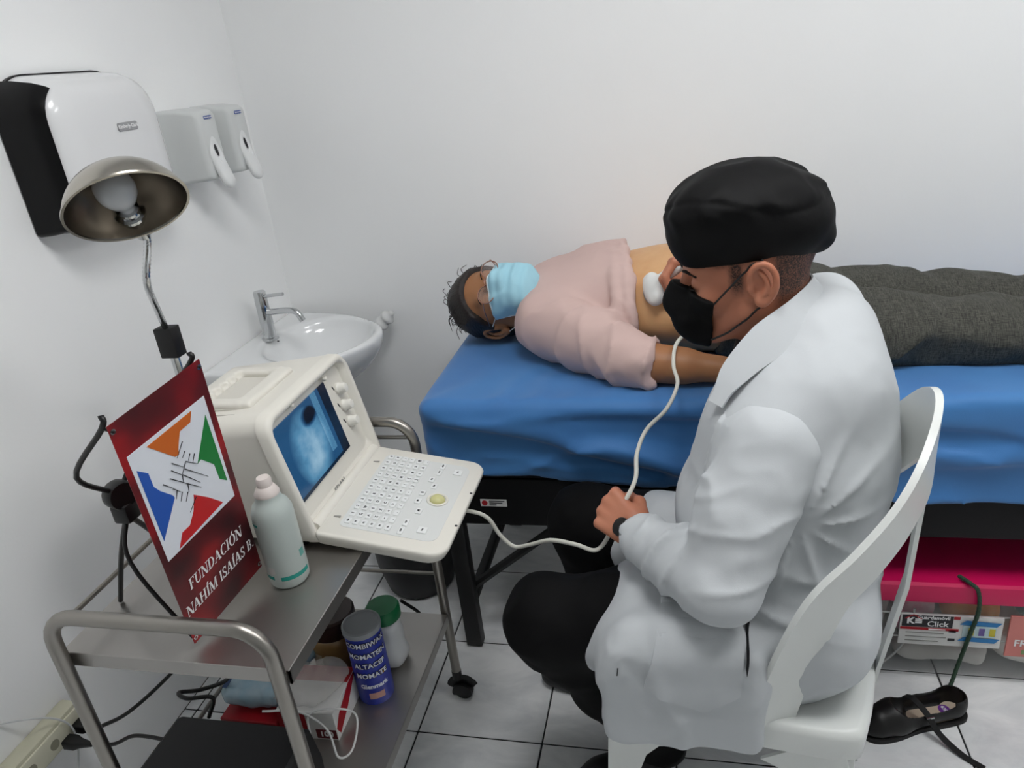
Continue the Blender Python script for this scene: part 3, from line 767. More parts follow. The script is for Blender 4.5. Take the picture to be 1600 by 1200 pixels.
# socket enters through the lower wall of the dome, bulb points up inside it
low = dn-NRM*(dn@NRM); low /= np.linalg.norm(low)
sk0 = SCN+low*.070-NRM*.030
bd_ = -low*.92-NRM*.12+np.cross(low, NRM)*.10; bd_ /= np.linalg.norm(bd_)
wpart('socket', orient_np(lathe([(.020, -.02), (.021, -.004), (.0245, -.003), (.0245, .003), (.019, .004), (.018, .013), (.0, .013)], 24), sk0, bd_), CHROME, lp)
wpart('bulb', orient_np(lathe([(r*.84, h*.84) for r, h in ((.0135, .010), (.0145, .02), (.018, .030), (.028, .045), (.0345, .060), (.0365, .074), (.0345, .088), (.028, .100), (.016, .109), (0, .112))], 32), sk0, bd_), mat('bulb_glass', '#c9cdd0', .18, coat=.3), lp)
gs = sk0-bd_*.012
gp = smooth_path([tuple(gs), tuple(gs-bd_*.05+np.array([-.012, .02, -.012])), (-.905, 1.085, 1.215), (-.985, 1.185, 1.135), (LX, LY, 1.065)], 22)
wpart('gooseneck', tube(gp, [.0058+.0009*(i % 2) for i in range(len(gp))], 12), CHROME, lp)
wpart('shade_collar', orient_np(lathe([(.012, -.05), (.014, -.02), (.018, -.005), (0, -.005)], 20), sk0-bd_*.012, bd_), CHROME, lp)
# ------------------------------------------------------------------ small table banner on a tripod
BLc, BRc = np.array([-.745, .7527, .727]), np.array([-.716, .9179, .7492])
TRc, TLc = np.array([-.6686, .8542, 1.1589]), np.array([-.6976, .6899, 1.1377])
bn = thing('table_banner', 'dark red table banner with a four-hands emblem on a black tripod stand', 'banner', (-.80, .82, TRZ))
bU, bV = BRc-BLc, TLc-BLc
bN = np.cross(bU, bV); bN /= np.linalg.norm(bN)
def bpt(u, v, h=0.): return BLc+bU*u+bV*v+bN*(h+.006*math.sin(math.pi*u)*0)
def bpoly(pts, h):
    n = len(pts)
    return [tuple(bpt(u, v, h)) for u, v in pts]+[tuple(bpt(u, v, h-.0004)) for u, v in pts], [tuple(range(n))]+[(i, n+i, n+(i+1) % n, (i+1) % n) for i in range(n)]
def banner_mat():
    m = mat('banner_vinyl', '#3a0a10', .38); nt = m.node_tree; b = nt.nodes['Principled BSDF']
    tc = nt.nodes.new('ShaderNodeTexCoord'); n = nt.nodes.new('ShaderNodeTexNoise'); n.inputs['Scale'].default_value = 9; n.inputs['Detail'].default_value = 1.5
    nt.links.new(tc.outputs['Object'], n.inputs['Vector'])
    r = nt.nodes.new('ShaderNodeValToRGB'); e = r.color_ramp.elements
    e[0].position, e[0].color = .36, (*hexc('#33080f'), 1); e[1].position, e[1].color = .66, (*hexc('#9a1018'), 1)
    k = e.new(.5); k.color = (*hexc('#5d0c15'), 1)
    nt.links.new(n.outputs['Fac'], r.inputs[0]); nt.links.new(r.outputs[0], b.inputs['Base Color'])
    return m
sheet = wpart('banner_sheet', ([tuple(bpt(u, v, 0)) for u, v in ((0, 0), (1, 0), (1, 1), (0, 1))]+[tuple(bpt(u, v, -.0009)) for u, v in ((0, 0), (1, 0), (1, 1), (0, 1))],
      [(0, 1, 2, 3), (7, 6, 5, 4), (0, 4, 5, 1), (1, 5, 6, 2), (2, 6, 7, 3), (3, 7, 4, 0)]), banner_mat(), bn, smooth=False)
sq = [(.059, .868), (.930, .868), (.930, .41), (.059, .41)]
wpart('emblem_ground', bpoly(sq[::-1], .0006), mat('print_white', '#dfe3ea', .4), sheet, smooth=False)
EMB = [('#c8641e', [(.246, .852), (.757, .852), (.711, .817), (.583, .815), (.55, .79), (.515, .762), (.505, .742), (.462, .744), (.34, .805)]),
       ('#0f7a33', [(.885, .80), (.899, .496), (.823, .529), (.814, .6), (.696, .66), (.65, .655)]),
       ('#2456b0', [(.092, .803), (.178, .766), (.18, .708), (.22, .676), (.316, .624), (.325, .61), (.09, .497)]),
       ('#c01d22', [(.509, .56), (.642, .502), (.779, .43), (.199, .417), (.277, .465), (.372, .464), (.454, .502), (.50, .545)])]
for i, (c, P) in enumerate(EMB):
    a = sum(P[k][0]*P[(k+1) % len(P)][1]-P[(k+1) % len(P)][0]*P[k][1] for k in range(len(P)))
    wpart('emblem_field', bpoly(P if a > 0 else P[::-1], .0011), mat('emblem_'+c[1:], c, .4), sheet, smooth=False)
LN = [(.409, .733, .514, .682), (.38, .711, .467, .664), (.343, .688, .49, .618), (.262, .69, .344, .646), (.509, .677, .712, .577), (.474, .662, .614, .582), (.479, .622, .605, .563),
      (.576, .776, .473, .735), (.567, .737, .522, .72), (.607, .714, .57, .694), (.65, .701, .603, .673), (.368, .627, .334, .601), (.412, .607, .369, .578), (.463, .589, .415, .561), (.526, .545, .417, .51),
      (.539, .699, .467, .664), (.49, .618, .474, .585), (.467, .664, .455, .635), (.54, .70, .65, .655), (.34, .645, .40, .61)]
gl = []
asp = np.linalg.norm(bV)/np.linalg.norm(bU)
for x0, y0, x1, y1 in LN:
    d = np.array([x1-x0, (y1-y0)*asp]); d /= np.linalg.norm(d); nx, ny = -d[1]*.0045, d[0]*.0045/asp
    gl.append(bpoly([(x0+nx, y0+ny), (x0-nx, y0-ny), (x1-nx*.4, y1-ny*.4), (x1+nx*.4, y1+ny*.4)], .0015))
wpart('emblem_lines', join(*gl), INK, sheet, smooth=False)
# serif capitals drawn as polygons: unit height, thick and thin strokes with slab serifs
def ring_arc(cx, cy, rx, ry, wx, wy, a0, a1, n=14):
    o_, i_ = [], []
    for k in range(n+1):
        a = math.radians(a0+(a1-a0)*k/n); o_.append((cx+rx*math.cos(a), cy+ry*math.sin(a))); i_.append((cx+(rx-wx)*math.cos(a), cy+(ry-wy)*math.sin(a)))
    return [[o_[k], o_[k+1], i_[k+1], i_[k]] for k in range(n)]
def stem(x, w_=.17, y0=0., y1=1., s=.07): return [[(x, y0), (x+w_, y0), (x+w_, y1), (x, y1)], [(x-s, y0), (x+w_+s, y0), (x+w_+s, y0+.05), (x-s, y0+.05)], [(x-s, y1-.05), (x+w_+s, y1-.05), (x+w_+s, y1), (x-s, y1)]]
def sloped(x0, y0, x1, y1, w_): return [[(x0, y0), (x0+w_, y0), (x1+w_, y1), (x1, y1)]]
def slab(x0, x1, y): return [[(x0, y), (x1, y), (x1, y+.05), (x0, y+.05)]]
ACC = lambda x: [[(x, 1.06), (x+.10, 1.06), (x+.24, 1.25), (x+.08, 1.25)]]
SER = {
 'F': (.66, stem(.10)+[[(.1, .95), (.62, .95), (.62, 1.), (.1, 1.)], [(.57, .78), (.62, .78), (.62, 1.), (.57, 1.)], [(.2, .49), (.45, .49), (.45, .54), (.2, .54)], [(.42, .40), (.47, .40), (.47, .63), (.42, .63)]]),
 'U': (.86, [[(.12, .3), (.28, .3), (.28, 1), (.12, 1)]]+slab(.03, .37, .95)+[[(.68, .3), (.74, .3), (.74, 1), (.68, 1)]]+slab(.58, .84, .95)+ring_arc(.43, .31, .31, .33, .12, .09, 180, 360)),
 'N': (.90, [[(.12, 0), (.18, 0), (.18, 1), (.12, 1)]]+slab(.03, .30, 0)+slab(.0, .25, .95)+sloped(.60, 0, .08, 1, .19)+[[(.73, 0), (.79, 0), (.79, 1), (.73, 1)]]+slab(.62, .88, .95)),
 'D': (.86, stem(.10)+ring_arc(.30, .5, .50, .5, .17, .05, -90, 90)),
 'A': (.86, sloped(.06, 0, .38, 1, .06)+sloped(.62, 0, .34, 1, .19)+slab(-.02, .24, 0)+slab(.52, .88, 0)+[[(.2, .3), (.62, .3), (.62, .35), (.2, .35)]]),
 'C': (.80, ring_arc(.45, .5, .40, .52, .17, .05, 48, 312, 20)+[[(.68, .68), (.73, .68), (.73, .98), (.68, .98)]]),
 'I': (.42, stem(.12)), 'Í': (.42, stem(.12)+ACC(.16)),
 'O': (.90, ring_arc(.44, .5, .41, .52, .17, .05, 0, 360, 24)), 'Ó': (.90, ring_arc(.44, .5, .41, .52, .17, .05, 0, 360, 24)+ACC(.40)),
 'H': (.94, stem(.10)+stem(.64)+[[(.2, .48), (.7, .48), (.7, .53), (.2, .53)]]),
 'M': (1.10, [[(.12, 0), (.18, 0), (.18, 1), (.12, 1)]]+slab(.03, .29, 0)+slab(.02, .2, .95)+sloped(.46, 0, .10, 1, .19)+sloped(.50, 0, .84, 1, .06)+[[(.82, 0), (.99, 0), (.99, 1), (.82, 1)]]+slab(.75, 1.06, 0)+slab(.84, 1.06, .95)),
 'S': (.64, ring_arc(.33, .745, .25, .265, .13, .07, 20, 235, 14)+ring_arc(.31, .255, .27, .265, .14, .07, -160, 65, 14)+[[(.53, .70), (.57, .70), (.57, .99), (.53, .99)], [(.05, .02), (.09, .02), (.09, .32), (.05, .32)], [(.10, .60), (.20, .68), (.56, .40), (.48, .30)]]),
 'B': (.74, stem(.10)+ring_arc(.34, .755, .28, .245, .15, .05, -90, 90, 10)+ring_arc(.36, .265, .32, .265, .16, .05, -90, 90, 10)+[[(.2, .95), (.36, .95), (.36, 1), (.2, 1)], [(.2, .48), (.36, .48), (.36, .53), (.2, .53)], [(.2, 0), (.38, 0), (.38, .05), (.2, .05)]]),
 '.': (.30, [[(.08, 0), (.22, 0), (.22, .14), (.08, .14)]]), ' ': (.36, [])}
def serif_line(s, u0, u1, v, hgt):
    tot = sum(SER[c][0] for c in s); x = 0; out = []
    k = (u1-u0)/tot
    for c in s:
        for P in SER[c][1]:
            Q = [(u0+(x+px+py*.16)*k, v+py*hgt) for px, py in P]
            a = sum(Q[i][0]*Q[(i+1) % len(Q)][1]-Q[(i+1) % len(Q)][0]*Q[i][1] for i in range(len(Q)))
            out.append(bpoly(Q if a > 0 else Q[::-1], .0012))
        x += SER[c][0]
    return join(*out)
wpart('lettering', serif_line('FUNDACIÓN', .15, .875, .225, .047), WPRINT, sheet, smooth=False)
wpart('lettering', serif_line('NAHÍM ISAÍAS B.', .03, .975, .130, .047), WPRINT, sheet, smooth=False)
for u, v in ((.03, .975), (.97, .975), (.03, .025), (.97, .025)):
    wpart('eyelet', orient(lathe([(.0022, 0), (.0040, 0), (.0040, .0012), (.0022, .0012), (.0022, 0)], 14), tuple(bpt(u, v, .0002)), tuple(bN)), CHROME, sheet)
hub = np.array([-.815, .786, .962])
wpart('stand_hub', join(orient(lathe([(0, -.012), (.020, -.012), (.022, -.008), (.022, .008), (.020, .012), (0, .012)], 20), tuple(hub+np.array([0, .0, .014])), (.9, -.35, 0)),
                        box(hub[0]-.014, hub[0]+.014, hub[1]-.014, hub[1]+.014, hub[2]-.03, hub[2], .004)), BLACKP, bn)
def rod(name, pts, r): 
    o = wpart(name, tube(smooth_path(pts, 6), r, 10), BLACKP, bn); return o
for e in (bpt(.03, .975), bpt(.97, .975)):
    mid = (hub+e)/2+np.array([-.05, -.02 if e[1] < .8 else .04, .0])
    rod('upper_arm', [hub+np.array([0, 0, .015]), mid, e+np.array([-.014, 0, .004]), e+np.array([-.010, .002, .022])], .0038)
    rod('hook', [e+np.array([-.012, 0, .004]), e-bN*-.004], .002)
for e in (bpt(.03, .025), bpt(.97, .025)):
    mid = (hub+e)/2+np.array([-.025, -.02 if e[1] < .8 else .02, .03])
    rod('lower_arm', [hub+np.array([0, 0, -.02]), mid, e+np.array([-.004, 0, .0])], .0032)
for e in ((-.955, .845, TRZ+.003), (-.93, .97, TRZ+.003)):
    rod('tripod_leg', [hub+np.array([0, 0, -.02]), np.array(e)*.5+hub*.5, np.array(e)], .0042)

# ------------------------------------------------------------------ gel bottle
bt = thing('gel_bottle', 'translucent plastic gel bottle with teal print standing on the trolley', 'bottle', (-.674, .928, TRZ))
BOT = mat('cloudy_plastic', '#c3cdc9', .35, trans=.25, alpha=1.)
obj('bottle_body', lathe([(0, .001), (.030, .001), (.0335, .006), (.0345, .02), (.0345, .13), (.034, .142), (.029, .155), (.0225, .162), (.0205, .170), (.0205, .174), (0, .174)], 32), BOT, bt)
obj('nozzle', lathe([(.0205, .172), (.021, .176), (.0155, .186), (.0125, .189), (.0125, .200), (.0105, .204), (0, .205)], 24), mat('pale_cap', '#d3c9c4', .4), bt)
def bandarc(z0, z1, a0, a1, r=.0349):
    n = 10; P = []
    for k in range(n+1):
        a = math.radians(a0+(a1-a0)*k/n); P += [(r*math.cos(a), r*math.sin(a), z0), (r*math.cos(a), r*math.sin(a), z1)]
    return P, [(2*k, 2*k+2, 2*k+3, 2*k+1) for k in range(n)]
TEAL = mat('teal_print', '#1f8f83', .4)
for z0, z1, a0, a1 in ((.022, .029, -135, -100), (.020, .028, -80, 10), (.126, .131, -150, -110)): obj('teal_band', bandarc(z0, z1, a0, a1), TEAL, bt)
obj('printed_spot', bandarc(.052, .066, -10, 10, .0348), mat('teal_faded', '#6aa79e', .5), bt)
obj('small_label', bandarc(.033, .047, -112, -92, .0350), CARD, bt)

# ------------------------------------------------------------------ things on the lower shelf
can = thing('wax_can', 'tall blue printed can with a grey lid on the lower shelf', 'can', (-.660, 1.090, SHZ))
obj('can_body', lathe([(0, .0), (.037, .0), (.038, .003), (.038, .180), (0, .180)], 36), mat('can_blue', '#23339a', .35), can, sharp=30)
obj('lid', lathe([(.038, .176), (.0405, .178), (.0405, .190), (.037, .192), (.035, .189), (0, .189)], 36), mat('lid_grey', '#8d9194', .4), can, sharp=30)
def wraptext(s, size, z, a0, r, m, parent, name='printed_word', bold=.0006, tilt=0.):
    v, f = text_geo(s, size, .0004, bold)
    out = []
    for x, y, h in v:
        a = math.radians(a0)+x/r; rr = r+.0004+(h > 0)*.0004; out.append((rr*math.cos(a), rr*math.sin(a), z+y+tilt*x))
    return obj(name, (out, f), m, parent, smooth=False)
INKW = mat('print_pale', '#d5d9e6', .4)
for s, z in (('COMBIWAX', .161), ('MOMATEIN', .133), ('ALTACEF', .107), ('MOMATE', .081)):
    wraptext(s, .0165, z, -62, .0384, INK, can, bold=.0016); wraptext(s, .0165, z, -62, .0390, INKW, can, bold=.0002)
wraptext('Glenmark', .015, .052, -62, .0384, INKW, can)
obj('printed_flower', bandarc(.018, .034, -85, -35, .0386), mat('print_pink', '#b98f86', .5), can)
obj('printed_seal', bandarc(.075, .088, -35, -18, .0387), mat('print_gold', '#c79a3c', .4), can)
jr = thing('white_jar', 'white plastic jar with a green screw cap on the lower shelf', 'jar', (-.655, 1.182, SHZ))
JB = Field((-.05, -.05, -.005), (.05, .05, .16), .003)
JB.cap((0, 0, .036), (0, 0, .105), .036, .033, k=.0); JB.half((0, 0, .001), (0, 0, -1)); JB.rbox((0, 0, .02), (.03, .03, .02), .018, k=.02)
JB.cap((0, 0, .11), (0, 0, .13), .024, k=.01); JB.disp(lambda x, y, z: .0025*vnoise(x, y, z, 40, 8)*(z < .11))
fobj2('jar_body', JB, mat('jar_white', '#c9cccd', .5), jr)
obj('cap', lathe([(.036, .126), (.0375, .128), (.0375, .152), (.034, .157), (0, .158)], 40), mat('cap_green', '#0f6a3d', .4), jr)
am = thing('amber_jar', 'amber jar of wax with a dark brown lid on the lower shelf', 'jar', (-.775, 1.165, SHZ))
obj('jar_body', lathe([(0, .002), (.05, .002), (.055, .008), (.056, .09), (.05, .105), (.046, .108), (0, .108)], 36), mat('amber_wax', '#8a6a3d', .3, coat=.4, col2='#74552e', cscale=14.), am)
obj('lid', lathe([(.053, .104), (.0545, .106), (.0545, .146), (.05, .15), (0, .15)], 36), mat('lid_brown', '#2a1612', .35), am)
obj('paper_tag', bandarc(.02, .07, -135, -100, .0565), mat('tag_cream', '#b3a58c', .6), am)
gb = thing('glove_box', 'red and white carton of gloves open on the lower shelf', 'box', (-.755, 1.02, SHZ), rot=(0, 0, math.radians(2)))
obj('carton', box(-.062, .062, -.062, .062, 0, .072, .0008, 1), CARD, gb, smooth=False)
obj('red_panel', ([(.0625, -.062, .072), (.0625, -.035, .072), (.0625, -.030, .03), (.0625, .03, .0722), (.0625, .0615, .0722), (.0625, .0615, .035), (.0625, -.03, .0)][0:0]+[(.0626, -.050, .008), (.0626, .0, .03), (.0626, .061, .0715), (.0626, .02, .0715), (.0626, -.04, .05), (.0626, -.061, .03)], [(0, 1, 2, 3, 4, 5)]), RED, gb, smooth=False)
obj('red_panel', box(-.061, .0, -.0626, -.0622, .02, .0715), RED, gb, smooth=False)
obj('red_panel', box(-.0615, .0615, .02, .0615, .072, .0724), RED, gb, smooth=False)
obj('count_print', xform(text_geo('100', .02, .0004, .0006), Matrix.Translation((.038, -.0628, .016)) @ Matrix.Rotation(math.pi/2, 4, 'X')), WPRINT, gb, smooth=False)
obj('count_patch', box(.016, .060, -.0625, -.0621, .004, .028), mat('dark_red', '#5d0f18', .5), gb, smooth=False)
obj('brand_print', xform(text_geo('GLOVES', .018, .0004, .0004), Matrix.Translation((.0630, .02, .048)) @ Matrix.Rotation(math.pi/2, 4, 'Z') @ Matrix.Rotation(math.pi/2, 4, 'X') @ Matrix.Rotation(.55, 4, 'Z')), WPRINT, gb, smooth=False) if False else None
obj('emblem_ring', xform(lathe([(.010, 0), (.013, 0), (.013, .0006), (.010, .0006), (.010, 0)], 24), Matrix.Translation((-.03, -.0627, .05)) @ Matrix.Rotation(math.pi/2, 4, 'X')), WPRINT, gb)
# crumpled clear film bag over the carton, and the blue sterile packs
fb = thing('plastic_film_bag', 'crumpled clear plastic bag lying on the glove carton', 'plastic bag', (-.78, 1.02, SHZ+.072))
FB = Field((-.86, .94, SHZ+.06), (-.68, 1.10, SHZ+.14), .004)
FB.ell((-.77, 1.015, SHZ+.085), (.065, .055, .022), k=0); FB.ell((-.735, 1.045, SHZ+.088), (.04, .035, .024), k=.02)
FB.disp(lambda x, y, z: .010*np.abs(vnoise(x, y, z, 30, 9))+.006*np.abs(vnoise(x, y, z, 70, 10))-.004)
FB.half((0, 0, SHZ+.0735), (0, 0, -1))
fobj('bag_film', FB, mat('film_plastic', '#e6e4e0', .1, alpha=.28), fb)
def pouch(name, label, c, half_, rz, m, seed, strip=True):
    t = thing(name, label, 'sterile pack', c, rot=(0, 0, rz), group=None)
    P = Field((-half_[0]-.02, -half_[1]-.02, -.02), (half_[0]+.02, half_[1]+.02, half_[2]*2+.03), .004)
    P.rbox((0, 0, half_[2]), half_, min(half_)*.9, k=0)
    P.disp(lambda x, y, z: .008*vnoise(x, y, z, 22, seed)+.005*np.abs(vnoise(x, y, z, 55, seed+1))-.002)
    fobj2('pouch', P, m, t)
    if strip: obj('printed_strip', box(-half_[0]*.9, -half_[0]*.75, -half_[1]*.8, half_[1]*.8, half_[2]*2+.004, half_[2]*2+.0055), mat('strip_navy', '#38507c', .5), t, smooth=False)
    return t
PB = mat('pale_blue_film', '#9fc3d6', .25, trans=.15, coat=.3, col2='#b8d0dc', cscale=25.)
pouch('sterile_pack', 'larger pale blue sterile pack lying on the red carton', (-.888, 1.03, SHZ+.046), (.066, .055, .022), .08, PB, 21)
pouch('sterile_pack', 'small pale blue sterile pack lying beside the amber jar', (-.84, 1.125, SHZ+.052), (.036, .03, .014), -.35, PB, 31)
rf = thing('red_folder', 'red and white folded carton under the sterile pack', 'carton', (-.885, 1.03, SHZ))
obj('carton_body', box(-.066, .064, -.075, .075, 0, .036, .002, 1), RED, rf, smooth=False)
obj('carton_flap', box(-.0665, .0645, -.0765, -.0752, .002, .022), CARD, rf, smooth=False)

# black power supply with vent slots
up = thing('power_supply_unit', 'black power supply box with vent slots on the lower shelf', 'power supply', (-.835, .812, SHZ))
obj('case', loft([[(x, y, 0) for x, y in rrect(-.150, .150, -.075, .075, .006, 3)], [(x, y, .05) for x, y in rrect(-.152, .152, -.076, .076, .006, 3)], [(x, y, .118) for x, y in rrect(-.135, .146, -.072, .072, .008, 3)], [(x, y, .125) for x, y in rrect(-.128, .140, -.066, .066, .008, 3)]]), mat('matt_black_case', '#131315', .55), up, sharp=30)
for i in range(22):
    x = -.115+i*.0115
    obj('vent_rib', box(x, x+.005, -.0785, -.0745, .055, .105, .0005, 1), BLACKP, up, smooth=False)
    if i < 11: obj('vent_rib', box(-.1525, -.1445, -.06+i*.0115, -.055+i*.0115, .055, .10, .0005, 1), BLACKP, up, smooth=False)

# wall socket strip with its plugs and the leads
BEIGE = mat('beige_plastic', '#c4c2ac', .5)
ps = thing('socket_strip', 'beige socket strip fixed low on the left wall', 'power strip', (XL, .86, .31))
obj('strip_body', box(0, .042, -.11, .085, -.032, .034, .006), BEIGE, ps)
obj('strip_cover', box(.040, .047, -.10, .075, -.024, .026, .003), mat('beige_plastic_light', '#cfcdb8', .5), ps)
for y in (-.06, .0): obj('socket_hole', orient(lathe([(0, .001), (.011, .001), (.011, 0)], 16), (.0472, y, 0), (1, 0, 0)), mat('hole_grey', '#8c8a78', .6), ps)
obj('switch', box(.046, .051, -.092, -.078, -.008, .012, .001, 1), CARD, ps)
def plug(y, z, label):
    t = thing('mains_plug', label, 'plug', (XL+.047, y, z))
    obj('plug_body', loft([[(0, a, b) for a, b in rrect(-.013, .013, -.011, .011, .004, 3)], [(.022, a, b) for a, b in rrect(-.013, .013, -.011, .011, .004, 3)], [(.034, a, b) for a, b in rrect(-.009, .009, -.008, .008, .004, 3)], [(.062, a, b) for a, b in rrect(-.0045, .0045, -.0045, .0045, .003, 3)]]), BLACKP, t)
    return np.array([XL+.047+.055, y, z])
p1 = plug(.918, .300, 'black mains plug with strain relief in the socket strip, upper of the two')
p2 = plug(.885, .290, 'black mains plug in the socket strip, lower of the two')
def cord(name, pts, r, m, label, cat='cable', n=8, group=None):
    o = obj(name, tube(smooth_path(pts, n), r, 8), m); tag(o, label, cat, group); return o
CABM = mat('black_cable', '#0b0b0b', .45)
cord('power_cable', [p1, p1+[.06, .03, .02], (-1.10, 1.02, .36), (-1.03, 1.08, .43), (-.995, 1.15, .52), (-.995, 1.24, .62), (-.99, 1.34, .70)], .0042, CABM, 'black cable rising from the wall plug behind the trolley')
cord('power_cable', [p2, p2+[.05, .01, -.005], (-1.12, .90, .31), (-1.04, .885, .33), (-.990, .872, .335)], .004, CABM, 'black cable from the wall plug to the power supply box')
cord('power_cable', [(-1.02, .80, .24), (-1.06, .83, .26), (-1.03, .86, .30), (-.990, .845, .31)], .004, CABM, 'short black cable bent at the side of the power supply box')
cord('looped_cable', [(-.815, .905, TRZ-.028), (-.845, .93, .60), (-.90, .97, .47), (-.93, .99, .395), (-.98, .965, .385), (-1.01, .94, .40), (-.97, .915, .415), (-.93, .935, .40), (-.95, .93, .35)], .0042, CABM, 'black cable looped below the top tray')
cord('thin_white_cord', [(XL+.004, .60, .62), (XL+.004, .74, .46), (XL+.006, .81, .42), (XL+.052, .88, .362), (XL+.055, .90, .28), (XL+.06, .84, .16), (XL+.08, .8, .05), (XL+.1, .76, .004)], .002, mat('white_cord', '#c9cbcb', .5), 'thin white cord hanging over the socket strip')
cord('white_charger_cable', [(-.80, .905, SHZ+.128), (-.745, .935, SHZ+.10), (-.69, .93, SHZ+.065), (-.66, .90, SHZ+.03), (-.645, .93, SHZ+.02), (-.652, .98, SHZ+.05), (-.68, .965, SHZ+.083), (-.73, .945, SHZ+.085), (-.72, .915, SHZ+.05), (-.69, .86, SHZ+.008), (-.66, .80, SHZ+.003), (-.64, .745, SHZ+.003)], .0022, mat('white_cable', '#c6c7c6', .45), 'thin white charger cable coiled on the lower shelf')
cord('floor_cable', [(-.70, 1.36, .30), (-.66, 1.375, .24), (-.68, 1.39, .15), (-.78, 1.40, .06), (-.92, 1.42, .006), (-1.05, 1.5, .006)], .0042, CABM, 'black cable hanging down behind the trolley to the floor')

# ------------------------------------------------------------------ storage box under the bed
KX, KW, KY, KD_, KH = .385, .62, 1.515, .42, .262
sb = thing('storage_box', 'clear plastic storage box with a crimson lid under the bed', 'storage box', (KX+KW/2, KY+KD_/2, 0))
CLEAR = mat('clear_box_plastic', '#d2d6d6', .15, alpha=.09)
CRIM = mat('crimson_lid', '#cc1256', .35)
def bxr(i, z, r=.03): return [(x, y, z) for x, y in rrect(KX+i, KX+KW-i, KY+i, KY+KD_-i, r, 4)]
wpart('box_body', loft([bxr(.016, .003), bxr(.012, .012), bxr(.008, .10), bxr(.004, .20), bxr(.002, KH), bxr(.006, KH), bxr(.008, .2), bxr(.014, .1), bxr(.02, .012)], cap=True), CLEAR, sb, sharp=60)
wpart('lid', loft([bxr(-.008, KH-.012), bxr(-.010, KH), bxr(-.008, KH+.034), bxr(-.002, KH+.040), bxr(.012, KH+.040), bxr(.018, KH+.033)]), CRIM, sb, sharp=40)
for z in (.135, .205): wpart('moulded_rib', tube([(KX+.008, KY+.0052, z), (KX+.30, KY+.0052, z), (KX+KW-.03, KY+.0052, z)], .0022, 6), mat('rib_clear', '#b5b8b6', .3), sb)
wpart('moulded_rib', tube(smooth_path([(KX+.13, KY+.004, .22), (KX+.125, KY+.004, .15), (KX+.10, KY+.006, .08), (KX+.05, KY+.010, .012)], 5), .0025, 6), MATS['rib_clear'], sb)
def lp_(x0, x1, z0, z1, h=0., y=None): return box(x0, x1, (KY if y is None else y)-.0016-h, KY+.003-h, z0, z1)
lb = wpart('product_label', lp_(.486, .703, .118, .207), CARD, sb, smooth=False)
wpart('label_block', lp_(.490, .598, .172, .206, .001), INK, lb, smooth=False)
wpart('label_block', lp_(.487, .612, .163, .170, .001), RED, lb, smooth=False)
wpart('label_block', lp_(.599, .612, .198, .206, .001), RED, lb, smooth=False)
def ltx(s, size, x, z, m, h=.0032, bold=.0003): return wpart('label_print', xform(text_geo(s, size, .0004, bold), Matrix.Translation((x, KY-h, z)) @ Matrix.Rotation(math.pi/2, 4, 'X')), m, lb, smooth=False)
ltx('Guardamóvil', .0135, .556, .2005, WPRINT); ltx('Click', .022, .566, .182, WPRINT); ltx('K', .024, .507, .189, WPRINT, bold=.001)
for z_ in (.183, .188, .193): wpart('label_print', lp_(.517, .532, z_, z_+.0028, .002), WPRINT, lb, smooth=False)
wpart('label_print', lp_(.548, .584, .1652, .1678, .002), WPRINT, lb, smooth=False)
wpart('label_house', join(*[xform(box(-.011, .011, -.0012, .0012, 0, .0004), Matrix.Translation((.513+dx, KY-.0032, .202)) @ Matrix.Rotation(math.pi/2, 4, 'X') @ Matrix.Rotation(a, 4, 'Z')) for dx, a in ((-.009, .6), (.009, -.6))]), RED, lb, smooth=False)
for i in range(3): wpart('label_print', lp_(.500, (.582, .588, .572)[i], .153-i*.012, .1555-i*.012, .001), PALEINK, lb, smooth=False)
for i, (z0, c) in enumerate(((.194, '#2a78b4'), (.146, '#2a78b4'))):
    wpart('label_picture', ([(.612, KY-.0035, z0-.009), (.690, KY-.0035, z0-.012), (.700, KY-.0035, z0), (.625, KY-.0035, z0+.004)], [(0, 1, 2, 3)]), mat('label_blue', c, .5), lb, smooth=False)
wpart('label_picture', lp_(.620, .690, .150, .182, .002), mat('label_pale', '#b9cfd2', .5), lb, smooth=False)
for i, c in enumerate(('#c3b53a', '#6a5a9a', '#c3b53a')): wpart('label_picture', lp_(.632+i*.022, .644+i*.022, .155, .177, .0025), mat('lab_'+c[1:], c, .5), lb, smooth=False)
for z in (.163, .138): wpart('label_block', lp_(.592, .607, z-.004, z+.003, .001), INK, lb, smooth=False)
fs = wpart('fragile_sticker', lp_(.716, .83, .098, .215), mat('sticker_coral', '#cf7f78', .5), sb, smooth=False)
def ftx(s, size, x, z): return wpart('sticker_print', xform(text_geo(s, size, .0004, .0006), Matrix.Translation((x, KY-.0028, z)) @ Matrix.Rotation(math.pi/2, 4, 'X')), WPRINT, fs, smooth=False)
ftx('FRAGIL', .026, .772, .138)
gobl = [(-.024, .042), (.024, .042), (.021, .018), (.006, .006), (.005, -.012), (.016, -.018), (-.016, -.018), (-.005, -.012), (-.006, .006), (-.021, .018)]
g = prism(gobl[::-1], 0, .0005); wpart('sticker_glass', xform(g, Matrix.Translation((.772, KY-.0024, .172)) @ Matrix.Rotation(math.pi/2, 4, 'X')), WPRINT, fs, smooth=False)
wpart('sticker_mark', lp_(.750, .800, .106, .118, .001), mat('sticker_green', '#77905c', .5), fs, smooth=False)
